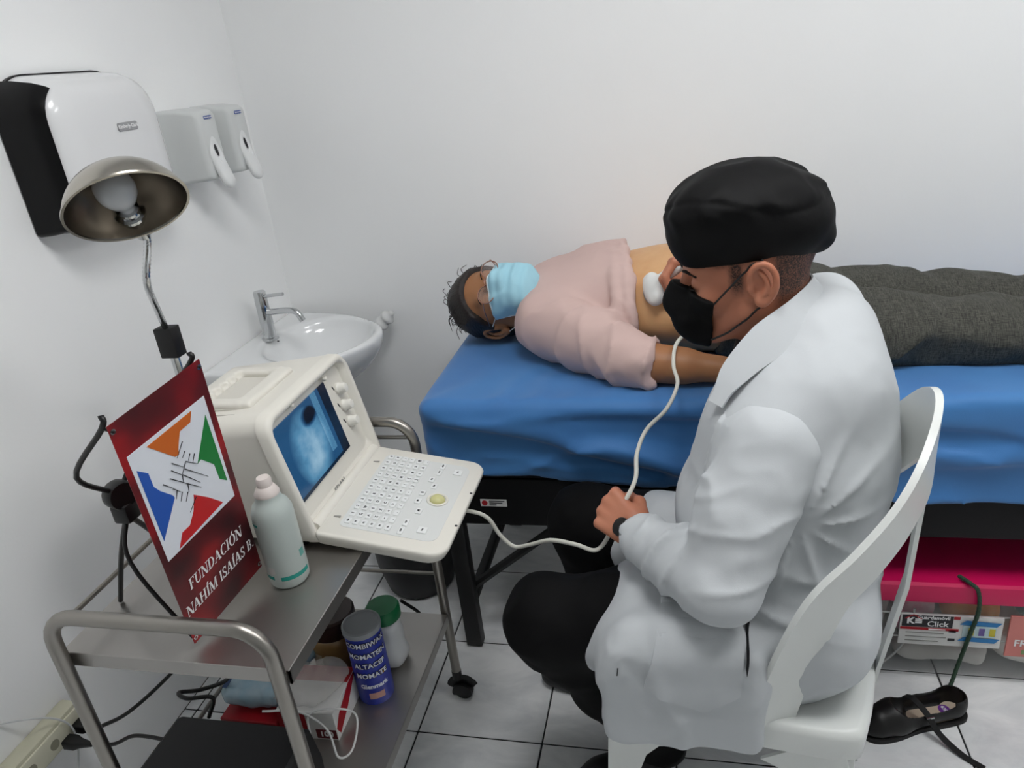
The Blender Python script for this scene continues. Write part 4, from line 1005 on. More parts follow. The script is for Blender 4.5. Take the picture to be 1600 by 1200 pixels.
# what is in the box: soft bundles pressed against the plastic
def bundle(name, label, c, r, col, seed, col2=None):
    t = thing(name, label, 'fabric bundle', (c[0], c[1], .015), group=None)
    f = Field(np.array(c)-np.array(r)-.02, np.array(c)+np.array(r)+.02, .008)
    f.rbox(c, r, min(r)*.8, k=0); f.disp(lambda x, y, z: -.010+.012*vnoise(x, y, z, 16, seed)+.005*vnoise(x, y, z, 40, seed+1))
    f.half((0, 0, .016), (0, 0, -1)); f.half((0, KY+.028, 0), (0, -1, 0)); f.half((0, 0, KH-.02), (0, 0, 1)); f.half((KX+.03, 0, 0), (-1, 0, 0)); f.half((KX+KW-.03, 0, 0), (1, 0, 0))
    fobj('bundle_cloth', f, mat('bundle_'+col[1:], col, .8, col2=col2, cscale=18.), t)
bundle('fabric_bundle', 'grey fabric bundle inside the storage box at its end by the chair', (.449, 1.64, .125), (.034, .10, .11), '#a09a94', 41)
bundle('fabric_bundle', 'magenta and white fabric bundle inside the storage box', (.532, 1.63, .175), (.044, .09, .065), '#d8487c', 43, '#e0c8cc')
bundle('fabric_bundle', 'orange yellow fabric bundle inside the storage box', (.655, 1.63, .175), (.072, .09, .065), '#f0a530', 45, '#e09428')
bundle('fabric_bundle', 'pale grey fabric bundle filling the bottom of the storage box', (.60, 1.67, .055), (.105, .13, .04), '#c9c7c2', 47)
bundle('fabric_bundle', 'white folded cloth inside the storage box behind the coral sticker', (.80, 1.64, .07), (.085, .09, .06), '#efece6', 49)
bundle('fabric_bundle', 'dark teal fabric bundle inside the storage box', (.82, 1.64, .20), (.085, .09, .05), '#5d8280', 51)
rp = [(.600, 1.53, .311), (.618, 1.504, .310), (.632, 1.4965, .295), (.640, 1.498, .24), (.634, 1.506, .16), (.622, 1.508, .07), (.606, 1.492, .012), (.596, 1.478, .006)]
gp_ = smooth_path(rp, 10)
gc = obj('green_rope', tube(gp_, [.0042+.0008*(i % 2) for i in range(len(gp_))], 8), mat('green_rope', '#35503c', .8, col2='#22352a', cscale=300.)); tag(gc, 'dark green braided rope hanging over the storage box', 'rope')
# ------------------------------------------------------------------ white plastic chair
CC = np.array([.105, 1.165]); CF = np.array([-.978, .208]); CS = np.array([.208, .978])
def cp(u, v, z): q = CC+u*CF+v*CS; return (q[0], q[1], z)
ch = thing('plastic_chair', 'white moulded plastic chair with a curved backrest under the person in the lab coat', 'chair', (CC[0], CC[1], 0))
CHW = mat('chair_plastic', '#dfe2df', .3, spec=.5)
seat_out = [(.215, -.205), (.228, -.12), (.232, 0), (.228, .12), (.215, .205), (.10, .208), (-.05, .198), (-.185, .182), (-.215, .14), (-.225, 0), (-.215, -.14), (-.185, -.182), (-.05, -.198), (.10, -.208)]
so = [tuple(p) for p in smooth_path([(a, b, 0) for a, b in seat_out], 4, closed=True)]
def sring(k, z): return [cp(p[0]*k, p[1]*k, z) for p in so]
wpart('seat', loft([sring(.99, .372), sring(1.0, .375), sring(1.012, .42), sring(1.0, .432), sring(.95, .436), sring(.80, .428), sring(.5, .420), sring(.2, .418)]), CHW, ch, sharp=70)
near = [(-.060, -.188, .385), (-.070, -.186, .440), (-.082, -.184, .50), (-.108, -.182, .60), (-.140, -.176, .69), (-.185, -.158, .755), (-.222, -.132, .81), (-.250, -.098, .862), (-.265, -.050, .900), (-.270, 0, .912)]
arch = near+[(u, -v, z) for u, v, z in near[-2::-1]]
ap = smooth_path([cp(*p) for p in arch], 5)
nn = len(ap); wd, wv = [], []
for i, p in enumerate(ap):
    t = ap[min(i+1, nn-1)]-ap[max(i-1, 0)]; t = t/np.linalg.norm(t)
    c0 = np.array(cp(.06, 0, 0)); n_ = np.array([p[0]-c0[0], p[1]-c0[1], -.12*0]); n_ /= np.linalg.norm(n_)
    wv.append(np.cross(t, n_)); a = abs(2*i/(nn-1)-1)
    wd.append(.115-.035*a if a < .6 else .094-.02*(a-.6)/.4)
bk = wpart('backrest', strap(ap, wd, .011, wv), CHW, ch, sharp=70)
for v in (0,):
    top = np.array(cp(-.268, v, .845)); bot = np.array(cp(-.226, v*.9, .400))
    wpart('back_slat', strap([bot, bot*.5+top*.5+np.array([*(CF*-.012), 0]), top], [.04, .042, .046], .007, (CS[0], CS[1], 0)), CHW, bk, sharp=70)
def leg(u0, v0, u1, v1, du, dv, w0):
    top = np.array(cp(u0, v0, .378)); bot = np.array(cp(u1, v1, .002))
    zs = [0, .10, .22, .38, .55, .75, 1.]; ws = [w0, w0*.66, w0*.48, .058, .052, .048, .045]
    out = []
    for d_, k in ((np.array([*(CF*du), 0]), 1.), (np.array([*(CS*dv), 0]), .8)):
        c = [top*(1-t)+bot*t+d_*w_*k/2 for t, w_ in zip(zs, ws)]
        out.append(strap(c, [w_*k for w_ in ws], .007, d_))
    return join(*out)
for v in (-1, 1):
    wpart('leg', leg(-.195, .180*v, -.222, .186*v, 1, -v, .16), CHW, ch, sharp=50)
    wpart('leg', leg(.215, .200*v, .232, .215*v, -1, -v, .15), CHW, ch, sharp=50)

# ------------------------------------------------------------------ strap shoes
def shoe(label, loc, rz, flip=1):
    t = thing('strap_shoe', label, 'shoe', loc, rot=(0, 0, rz))
    f = Field((-.03, -.07, -.002), (.27, .07, .085), .003)
    f.chain([(.035, 0, .036), (.10, 0, .032), (.17, .003*flip, .030), (.205, .004*flip, .026)], [.033, .032, .040, .036], k=.01)
    f.ell((.215, .003*flip, .022), (.040, .036, .022), k=.01); f.ell((.03, 0, .045), (.034, .031, .036), k=.01)
    f.ell((.03, 0, .05), (.027, .0245, .05), k=.002, op='sub'); f.cap((.03, 0, .055), (.150, .002*flip, .056), .0255, .030, k=.002, op='sub')
    f.cap((.035, 0, .040), (.12, 0, .038), .0235, .024, k=.002, op='sub')
    f.half((0, 0, .008), (0, 0, -1)); f.half((0, 0, .064), (-.25, 0, 1), .004)
    fobj2('upper', f, mat('shoe_leather', '#0e0d0d', .42, bump=.05, bscale=200), t)
    out = smooth_path([(-.006, 0, 0), (.008, -.028, 0), (.06, -.034, 0), (.12, -.034, 0), (.185, -.045, 0), (.235, -.034, 0), (.256, .004, 0), (.235, .038, 0), (.185, .044, 0), (.12, .034, 0), (.06, .034, 0), (.008, .028, 0)], 4, closed=True)
    obj('sole', prism([(p[0], p[1]) for p in out], 0, .0105), mat('shoe_sole', '#111111', .7), t, sharp=40)
    ins = smooth_path([(.008, 0, 0), (.02, -.021, 0), (.07, -.025, 0), (.12, -.027, 0), (.165, -.028, 0), (.185, 0, 0), (.165, .028, 0), (.12, .027, 0), (.07, .025, 0), (.02, .021, 0)], 4, closed=True)
    obj('insole', prism([(p[0], p[1]) for p in ins], .012, .0195), mat('insole_beige', '#bfae9a', .7), t, sharp=40)
    st = obj('size_sticker', shift(lathe([(0, .0), (.0125, 0), (.0125, .0008), (0, .0008)], 20), (.045, 0, .0198)), mat('sticker_purple', '#6b2f8f', .5), t)
    obj('sticker_number', shift(xform(text_geo('6½', .012, .0004, .0004), Matrix.Rotation(math.pi/2, 4, 'Z')), (.045, 0, .0212)), WPRINT, st, smooth=False)
    return t
s1 = shoe('black strap shoe with the strap undone on the tiles in front of the storage box', (.612, 1.428, 0), math.radians(199))
sp = smooth_path([(.125, -.030, .050), (.122, -.005, .066), (.110, .030, .052), (.098, .060, .022), (.075, .105, .004), (.052, .145, .003)], 5)
so_ = obj('strap', strap(sp, .015, .0022, (1, .35, 0)), mat('strap_velvet', '#0a0a0b', .7), s1)
obj('buckle', shift(box(-.0095, .0095, -.002, .002, -.001, .0025, .0005, 1), (.107, .038, .047)), CHROME, so_)
s2 = shoe('black strap shoe standing behind the chair leg', (.408, 1.462, 0), math.radians(214), -1)
obj('strap', strap(smooth_path([(.125, -.030, .050), (.122, -.005, .066), (.120, .030, .050)], 5), .015, .0022, (1, 0, 0)), MATS['strap_velvet'], s2)
# ------------------------------------------------------------------ people: shared parts in a head frame (x = face, y = the person's left, z = crown)
def head_field(res=.0028, ears=True, neck=True):
    f = Field((-.135, -.115, -.175), (.15, .115, .15), res)
    f.ell((-.010, 0, .045), (.099, .077, .085), k=0)
    f.ell((.012, 0, -.002), (.080, .067, .080), k=.03)
    f.ell((.035, 0, -.052), (.054, .050, .048), k=.02)
    for s in (-1, 1):
        f.cap((.012, s*.050, -.050), (.066, s*.020, -.086), .020, .016, k=.025)
        f.ell((.066, s*.040, -.022), (.022, .022, .020), k=.02)
    f.ell((.077, 0, -.088), (.017, .020, .016), k=.015)
    f.cap((.080, -.034, .024), (.080, .034, .024), .012, k=.02)
    for s in (-1, 1):
        f.ell((.094, s*.032, .006), (.014, .019, .0115), k=.012, op='sub')
        f.ell((.0785, s*.032, .005), (.0125, .0150, .0120), k=.005)
        f.cap((.0905, s*.021, -.002), (.0875, s*.043, -.001), .0016, k=.004, op='sub')
    f.cap((.090, 0, .014), (.113, 0, -.022), .0075, .0115, k=.012)
    for s in (-1, 1): f.ell((.106, s*.011, -.026), (.010, .008, .0075), k=.006)
    f.ell((.093, 0, -.047), (.011, .021, .006), k=.008); f.ell((.091, 0, -.058), (.011, .019, .007), k=.006)
    if neck: f.cap((-.025, 0, -.04), (-.048, 0, -.16), .060, .063, k=.03)
    if ears:
        for s in (-1, 1):
            f.ell((-.006, s*.076, .002), (.019, .010, .030), k=.008)
            hp = [(.008, .080, .002), (.007, .084, .020), (-.004, .088, .033), (-.018, .091, .031), (-.027, .092, .016), (-.027, .091, -.002), (-.020, .087, -.018), (-.009, .083, -.029), (.000, .080, -.026)]
            hp = smooth_path([(a, s*b, c) for a, b, c in hp], 3)
            f.chain(hp, [.0042]*len(hp), k=.004)
            f.ell((-.005, s*.082, -.025), (.0085, .0055, .0085), k=.006)
            f.ell((-.008, s*.091, .006), (.0115, .0085, .018), k=.003, op='sub')
            f.ell((-.001, s*.089, -.006), (.008, .009, .010), k=.003, op='sub')
            an = smooth_path([(-.006, s*.086, .022), (-.014, s*.088, .010), (-.015, s*.088, -.004), (-.008, s*.086, -.016)], 3)
            f.chain(an, [.0032]*len(an), k=.004); f.ell((.009, s*.081, -.004), (.005, .005, .007), k=.004)
    return f
class Frame:
    def __init__(s, O, F, U, sc):
        F = np.array(F, float); F /= np.linalg.norm(F); U = np.array(U, float); U -= F*(U@F); U /= np.linalg.norm(U)
        s.M = np.stack([F, np.cross(U, F), U], 1)*sc; s.O = np.array(O, float); s.sc = sc
    def pts(s, V): return np.asarray(V, float)@s.M.T+s.O
    def p(s, *q): return s.M@np.array(q, float)+s.O
    def geo(s, g): return [tuple(v) for v in s.pts(g[0])], g[1]
def framed(name, field, fr, m, parent, relax=1):
    V, F = field.mesh(relax); V = fr.pts(V)-loc_of(parent)
    o = bpy.data.objects.new(name, fmesh(name, V, F, m)); COL.objects.link(o); o.parent = parent; return o
def joined(name, parts, m, parent):
    """several meshed regions of one body in a single mesh"""
    Vs, Fs, n = [], [], 0
    for V, F in parts: Vs.append(V); Fs.append(F+n); n += len(V)
    o = bpy.data.objects.new(name, fmesh(name, np.concatenate(Vs)-loc_of(parent), np.concatenate(Fs), m)); COL.objects.link(o); o.parent = parent; return o
def cut(f, *planes, k=.0):
    for p, n in planes: f.half(p, n, k)
    return f
def fingers_hand(W, d, n, thumb_side, curl, res=.0022, sc=1., fore=None, r_wrist=.026):
    """hand with palm, four bent fingers and a thumb; W wrist, d towards knuckles, n back of the hand, thumb_side = direction of the thumb; curl per joint in degrees"""
    W = np.array(W, float); d = np.array(d, float); d /= np.linalg.norm(d); n = np.array(n, float); n -= d*(n@d); n /= np.linalg.norm(n)
    t = np.cross(d, n); t = t if t@np.array(thumb_side, float) > 0 else -t
    f = Field(W-.16*sc-.02, W+.16*sc+.02, res)
    P = lambda a, b, c: W+sc*(a*d+b*t+c*n)
    L = [.078, .088, .084, .076]; ln = [(.034, .022, .019), (.044, .027, .021), (.041, .025, .021), (.040, .024, .020)]
    offs = [-.031, -.0105, .0105, .031][::1]; ln = [ln[0], ln[2], ln[1], ln[3]]; L = [.074, .084, .088, .086]; rad = [.0078, .0088, .0092, .0090]
    f.chain([P(-.03, 0, 0), P(0, 0, 0)], [r_wrist*sc]*2, k=.01, flat=(n, .78))
    for b, l, r in zip(offs, L, rad): f.cap(P(.012, b*.55, 0), P(l, b, .002), .015*sc, (r+.0025)*sc, k=.012*sc)
    f.ell(P(.03, .026, -.008), np.array([.018, .018, .018])*sc, k=.015)
    if fore is not None: f.cap(P(-.02, 0, 0), fore, r_wrist*sc, r_wrist*sc*1.15, k=.02)
    for i, (b, l, seg, r) in enumerate(zip(offs, L, ln, rad)):
        p = P(l, b, .002); a = 0; pts = [p]
        for j, s_ in enumerate(seg):
            a += math.radians(curl[j]+(3-i)*2); dirv = d*math.cos(a)-n*math.sin(a); p = p+dirv*s_*sc; pts.append(p)
        f.chain(pts, [r*1.08*sc, r*1.0*sc, r*.92*sc, r*.78*sc], k=.004*sc)
    tp = [P(.018, .030, -.006), P(.048, .046, -.020), P(.074, .040, -.034), P(.094, .024, -.040)]
    f.chain(tp, [.0135*sc, .0115*sc, .0105*sc, .0085*sc], k=.006*sc)
    return f
def skin_mat(name, c1, c2, c3):
    m = mat(name, c1, .48, sss=.12, spec=.45, bump=.05, bscale=260., col2=c2, cscale=14., detail=4.)
    return m
vv = lambda t: (1-np.abs(np.sin(t)))**2.4-.25      # thin raised folds with flat cloth between
def ridge(x, y, z, s, seed): return 1-2*np.abs(vnoise(x, y, z, s, seed))
# ================================================================== the person in the lab coat
dr = thing('person', 'person in white lab coat, black cap and black face mask sitting on the plastic chair', 'person', (.16, 1.18, .43))
DSK = skin_mat('skin_tan', '#b07056', '#bd7d62', None)
fd = Frame((.104, 1.254, 1.134), (-.99, -.056, -.132), (-.132, -.012, .991), 1.05)
hV, hF = head_field().mesh(1)
# body under the clothes
bf = Field((-.42, .90, .02), (.42, 1.95, 1.12), .008)
NB = fd.p(-.048, 0, -.15)
SL, SR = np.array([.115, 1.07, .90]), np.array([.215, 1.385, .965])
EL, WL = np.array([.050, .972, .710]), np.array([-.088, 1.118, .690])
PRB = np.array([-.080, 1.735, .952])           # where the transducer touches the belly
hd = np.array([.55, -.22, .58]); hd /= np.linalg.norm(hd)                   # handle direction, away from the skin
wdir = np.array([.30, -.78, -.42]); wdir -= hd*(wdir@hd); wdir /= np.linalg.norm(wdir)
ER, WR = np.array([.160, 1.52, 1.00]), PRB+hd*.080+np.array([.085, .035, .022])
HL, HR = np.array([.13, 1.10, .525]), np.array([.155, 1.275, .525])
KL, KR = np.array([-.262, 1.112, .492]), np.array([-.222, 1.405, .515])
AL, AR = np.array([-.075, 1.205, .095]), np.array([-.165, 1.43, .095])
bf.chain([(.165, 1.185, .53), (.18, 1.20, .68), (.19, 1.22, .86), (.19, 1.235, .93)], [.125, .115, .12, .09], k=.05, flat=((.978, -.2, 0), .75))
bf.cap(SL+np.array([.03, .02, -.02]), SR, .045, k=.05); bf.cap((.185, 1.24, .93), NB, .07, .06, k=.04)
for a, b, c, r in ((SL, EL, WL, 1), (SR, ER, WR, 1)):
    bf.chain([a, b, c], [.045, .036, .027], k=.015)
for a, b, c in ((HL, KL, AL), (HR, KR, AR)): bf.chain([a, b, c], [.075, .050, .035], k=.03)
lh = fingers_hand(WL, (-.70, .60, .30), (-.35, -.62, .70), (.3, .7, .4), (62, 78, 40), sc=1.0, fore=WL*.75+EL*.25)
rh = fingers_hand(WR, (-.95, -.20, -.10), (.10, .30, .95), (0, -1, 0), (46, 56, 40), sc=1.0, fore=WR*.75+ER*.25)
body = joined('body', [(fd.pts(hV), hF), bf.mesh(1), lh.mesh(1), rh.mesh(1)], DSK, dr)
# eyes, brows, short hair
BROW = mat('brow_hair', '#1d1411', .8)
for s in (-1, 1):
    wpart('eyebrow', fd.geo(tube(smooth_path([(.098, s*.014, .022), (.0985, s*.026, .027), (.092, s*.040, .026), (.083, s*.050, .020)], 5), [.0032]*6+[.0036]*6+[.0022]*4, 8, flat=.6)), BROW, dr)
    wpart('eyelashes', fd.geo(tube(smooth_path([(.0925, s*.020, -.001), (.0935, s*.031, -.0035), (.088, s*.044, -.0015)], 5), .0013, 6)), BROW, dr)
hm = np.zeros(len(body.data.vertices), np.float32)
x, y, z = hV[:, 0], hV[:, 1], hV[:, 2]
sst = lambda e0, e1, t: np.clip((t-e0)/(e1-e0), 0, 1)
notear = 1-np.clip(sst(.074, .080, np.abs(y))*(x > -.032)*(x < .012)*(z < .038), 0, 1)
sb_ = sst(.014, .020, x)*(1-sst(.030, .040, x))*sst(-.022, .004, z)
nape = (1-sst(-.036, -.020, x))*sst(-.075, -.03, z+x*.15)
fringe = (1-sst(.052, .064, x))*sst(.028, .042, z)
hm[:len(hV)] = np.maximum(np.maximum(sb_, nape), fringe)*notear
at = body.data.attributes.new('hair_mask', 'FLOAT', 'POINT'); at.data.foreach_set('value', hm)
nt = DSK.node_tree; b_ = nt.nodes['Principled BSDF']
an_ = nt.nodes.new('ShaderNodeAttribute'); an_.attribute_name = 'hair_mask'
nz = nt.nodes.new('ShaderNodeTexNoise'); nz.inputs['Scale'].default_value = 420; tc_ = nt.nodes.new('ShaderNodeTexCoord'); nt.links.new(tc_.outputs['Object'], nz.inputs['Vector'])
mm = nt.nodes.new('ShaderNodeMath'); mm.operation = 'MULTIPLY_ADD'; mm.inputs[1].default_value = 1.5; mm.inputs[2].default_value = .1; nt.links.new(nz.outputs['Fac'], mm.inputs[0])
m2_ = nt.nodes.new('ShaderNodeMath'); m2_.operation = 'MULTIPLY'; m2_.use_clamp = True; nt.links.new(an_.outputs['Fac'], m2_.inputs[0]); nt.links.new(mm.outputs[0], m2_.inputs[1])
mx = nt.nodes.new('ShaderNodeMix'); mx.data_type = 'RGBA'; old = b_.inputs['Base Color'].links[0].from_socket
nt.links.new(m2_.outputs[0], mx.inputs['Factor']); nt.links.new(old, mx.inputs[6]); mx.inputs[7].default_value = (*hexc('#1c120f'), 1); nt.links.new(mx.outputs[2], b_.inputs['Base Color'])
# scrub cap
cf = Field((-.165, -.135, -.01), (.165, .135, .195), .0035)
cf.ell((-.004, 0, .075), (.114, .092, .075), k=0); cf.rbox((.045, 0, .088), (.063, .068, .060), .045, k=.03)
cf.ell((-.005, 0, .112), (.100, .088, .056), k=.03); cf.ell((-.072, 0, .070), (.056, .078, .052), k=.03)
cf.ell((-.104, 0, .034), (.026, .034, .020), k=.025)
X_, Y_, Z_ = cf.full()
cf.d = np.maximum(cf.d, (.036+.34*np.minimum(X_+.04, 0)+.03*np.maximum(X_-.05, 0)*-1-Z_+0*Y_)).astype(np.float32)
def cap_disp(x, y, z):
    a = np.arctan2(y, x)
    seam = z-(.122-.12*x*0-.10*(x+.02)*(x < 0)*-.25)
    g = np.exp(-((z-.118-.02*np.sin(a*2))/.0035)**2)*-.0022
    fl = np.clip((z-.095)/.02, 0, 1)*np.clip((.19-z)/.05, 0, 1)
    st = np.sin(a*13+vnoise(x, y, z, 24, 60)*2.6)*.0022*np.exp(-((z-.122)/.020)**2)
    return g+st+fl*.0075*ridge(x, y*1.6, z, 13, 61)*.6+.0018*ridge(x, y, z, 22, 62)*np.clip((z-.05)/.03, 0, 1)+.004*np.exp(-((x-.03)/.05)**2)*np.exp(-((z-.14)/.03)**2)
cf.disp(cap_disp)
framed('scrub_cap', cf, fd, mat('cap_black', '#050506', .65, spec=.22, bump=.08, bscale=500), dr)
hug_f = head_field()
def hug(f, P, off=.0012):
    """push the points of a path out to just above a field's surface"""
    out = []
    for p in P:
        p = np.array(p, float)
        for _ in range(6):
            i = np.clip(np.round((p-f.lo)/f.res).astype(int), 1, f.n-2); d = f.d[tuple(i)]
            if abs(d-off) < .0006: break
            g = np.array([f.d[tuple(i+e)]-f.d[tuple(i-e)] for e in np.eye(3, dtype=int)]); g /= np.linalg.norm(g)+1e-9
            if d < off: p = p-g*(d-off)
            else: break
        out.append(p)
    return out
# black mask: the face's own surface pushed out, trimmed to the mask's outline
mf = head_field(ears=False); mf.ell((.098, 0, -.056), (.026, .030, .036), k=.02); mf.cap((.100, 0, .006), (.119, 0, -.03), .010, .014, k=.012); mf.d -= .0065
cut(mf, ((.060, 0, 0), (-1, 0, -.15)), ((.112, 0, .004), (-.50, 0, 1)), ((.07, 0, -.112), (.30, 0, -1)), k=.003)
mf.disp(lambda x, y, z: .0016*ridge(x, y, z, 26, 63))
dm = framed('face_mask', mf, fd, mat('mask_black', '#060607', .75, spec=.2, bump=.1, bscale=600), dr)
for s in (-1, 1):
    for P_ in ([(.064, s*.064, -.024), (.035, s*.074, .004), (.012, s*.0785, .024), (-.012, s*.086, .037)], [(.074, s*.050, -.086), (.050, s*.058, -.076), (.032, s*.063, -.064), (.008, s*.072, -.044), (-.010, s*.082, -.030)]):
        wpart('mask_strap', fd.geo(tube(hug(hug_f, smooth_path(P_, 8)), .0017, 6)), BLACKP, dm)
# black shirt at the neck and chest
sf = Field((-.05, 1.0, .72), (.36, 1.5, 1.12), .006)
sf.chain([(.17, 1.22, .86), (.18, 1.24, .95), NB*.55+fd.p(-.035, 0, -.09)*.45], [.085, .075, .0715], k=.03)
sf.ell((.135, 1.235, .955), (.062, .070, .08), k=.03)
fobj('shirt', sf, mat('shirt_black', '#0a0a0c', .8), dr)
# lab coat
COAT = mat('coat_cotton', '#c3c7ca', .8, spec=.3, bump=.08, bscale=700)
fv = np.array([-.978, .208, 0.])
co = Field((-.24, .88, .33), (.44, 1.86, 1.13), .0058)
co.chain([(.175, 1.175, .50), (.185, 1.19, .64), (.20, 1.20, .82), (.215, 1.225, .94), (.222, 1.25, 1.00)], [.170, .160, .170, .135, .085], k=.05, flat=(fv, .80))
co.ell((.098, 1.175, .71), (.115, .160, .15), k=.06); co.ell((.13, 1.17, .87), (.105, .135, .12), k=.05)
co.cap((.205, 1.13, .965), (.245, 1.37, 1.015), .070, .066, k=.05)
co.cap((.195, 1.25, 1.0), NB+np.array([.015, 0, -.01]), .075, .066, k=.03)
co.cap((.165, 1.20, .985), (.13, 1.10, .925), .058, .060, k=.05)
# skirt of the coat over the thighs and down the side
co.cap((.14, 1.095, .535), (-.115, 1.095, .52), .118, .108, k=.05)
co.cap((.17, 1.28, .535), (-.06, 1.33, .53), .112, .105, k=.04)
co.rbox((-.018, .956, .485), (.132, .020, .110), .018, k=.05); co.rbox((-.045, .980, .56), (.10, .022, .06), .02, k=.05)
co.ell((.235, 1.155, .545), (.085, .175, .115), k=.05)
# neck opening in front
co.ell((.035, 1.235, 1.045), (.105, .075, .085), k=.012, op='sub')
# front edge of the skirt
co.half((-.150, 0, .60), (-1, -.05, .02), .03)
X_, Y_, Z_ = co.full()
edge_ = np.where(Z_ < .70, -.79*(X_+.072)+.61*(Z_-.666), -1)+0*Y_            # slanting front edge, skirt only
h_ = np.maximum(.03-np.abs(co.d-edge_), 0)/.03; co.d = (np.maximum(co.d, edge_)+h_*h_*.0075).astype(np.float32)
X_, Y_, Z_ = co.full()
def coat_disp(x, y, z):
    n = vnoise(x, y, z, 7, 74); n2 = vnoise(x, y, z, 14, 76)
    big = .0085*ridge(x*.8+z*.35, y, z*.55, 6., 70)+.0045*ridge(x, y, z*.6+x*.4, 13., 71)+.0016*ridge(x, y, z, 30., 72)
    ax, az = .165, .80
    r = np.sqrt((x-ax)**2+(z-az)**2)+1e-4; an = np.arctan2(z-az, x-ax)
    cr = .008*vv(an*5.5+n*1.2)*np.exp(-((r-.085)/.065)**2)*(y < 1.2)
    dr_ = .009*vv((x*.45+z*.9)*30+n*1.6)*np.exp(-((z-.64)/.07)**2)*(y < 1.14)*np.clip((x-.06)/.05, 0, 1)
    sk = .011*vv((x+z*.42)*17+n*1.3+.6)*np.clip((.62-z)/.1, 0, 1)*(y < 1.08)*np.clip((.085-x)/.03, 0, 1)+.004*vv((x*.6-z*.8)*26+n2)*np.clip((.62-z)/.1, 0, 1)*(y < 1.08)
    return (big*.55+cr+dr_+sk).astype(np.float32)
co.disp(coat_disp)
# sleeves meet the body in a real seam
def arm(f, S, E, W, r0, r1, r2, k0=.006):
    f.chain([S+np.array([.01, .0, .0]), S*.5+E*.5+np.array([0, -.004, 0]), E], [r0, (r0+r1)/2+.002, r1], k=k0)
    f.chain([E, E*.5+W*.5, W], [r1, (r1+r2)/2+.004, r2], k=.012)
sl = Field((-.15, .86, .58), (.24, 1.22, 1.04), .0052)
arm(sl, SL+np.array([.0, .01, .0]), EL, WL+np.array([.006, -.006, 0]), .082, .064, .043)
ua = (EL-SL)/np.linalg.norm(EL-SL); fa = (WL-EL)/np.linalg.norm(WL-EL)
def sleeve_disp(x, y, z):
    tu = (x-EL[0])*ua[0]+(y-EL[1])*ua[1]+(z-EL[2])*ua[2]; tf = (x-EL[0])*fa[0]+(y-EL[1])*fa[1]+(z-EL[2])*fa[2]
    n = vnoise(x, y, z, 9, 80)
    n2 = vnoise(x, y, z, 16, 85)
    ringf = .0095*vv(tf*62+n*1.6+z*16+n2*.5)*np.clip((tf-.015)/.04, 0, 1)*np.clip((.215-tf)/.06, 0, 1)
    ringu = .0075*vv(tu*34+x*24-y*8+n*1.7)*np.clip((tu+.17)/.04, 0, 1)*np.clip((.04-tu)/.05, 0, 1)
    inner = np.clip(-(x-.075)/.05, 0, 1)
    up_ = .008*vv((z*1.0+x*.5)*26+n*1.6)*np.clip((.99-z)/.1, 0, 1)*np.clip((z-.74)/.05, 0, 1)*inner
    return ringf+ringu*.8+up_+.004*ridge(x, y, z, 11, 81)*.6+.0016*ridge(x, y, z, 26, 82)
sl.disp(sleeve_disp)
# open cuff
sl.cap(WL, WL+fa*.08, .036, k=.002, op='sub')
sl.half(WL+fa*.012, fa)
sr = Field((-.06, 1.28, .86), (.33, 1.80, 1.12), .0075)
arm(sr, SR, ER, WR, .078, .058, .043)
sr.disp(lambda x, y, z: .006*np.sin(y*60+vnoise(x, y, z, 9, 83)*3)+.004*ridge(x, y, z, 14, 84))
fdR = (WR-ER)/np.linalg.norm(WR-ER); sr.half(WR+fdR*.012, fdR)
ct = fobj('lab_coat', co, COAT, dr)
fobj('sleeve', sl, COAT, ct) if False else None
def sub_field(name, f, m, parent, root):
    V, F = f.mesh(1); V = V-loc_of(root)
    o = bpy.data.objects.new(name, fmesh(name, V, F, m)); COL.objects.link(o); o.parent = parent; return o
sub_field('sleeve', sl, COAT, ct, dr); sub_field('sleeve', sr, COAT, ct, dr)
# turned-down collar round the neck
cl = smooth_path([(.045, 1.095, .965), (.075, 1.115, 1.010), (.125, 1.140, 1.052), (.185, 1.180, 1.082), (.222, 1.245, 1.096), (.205, 1.320, 1.085), (.150, 1.360, 1.055), (.095, 1.350, 1.010)], 6)
wdv = []
cN = np.array([.15, 1.245, 1.10])
for p in cl:
    o_ = p-cN; o_[2] = 0; o_ /= np.linalg.norm(o_); wdv.append(o_*.62+np.array([0, 0, -.80]))
cw = [.030+.032*min(1, i/12) for i in range(len(cl))]
wpart('collar', strap(cl, cw, .0035, wdv), COAT, ct, sharp=60)
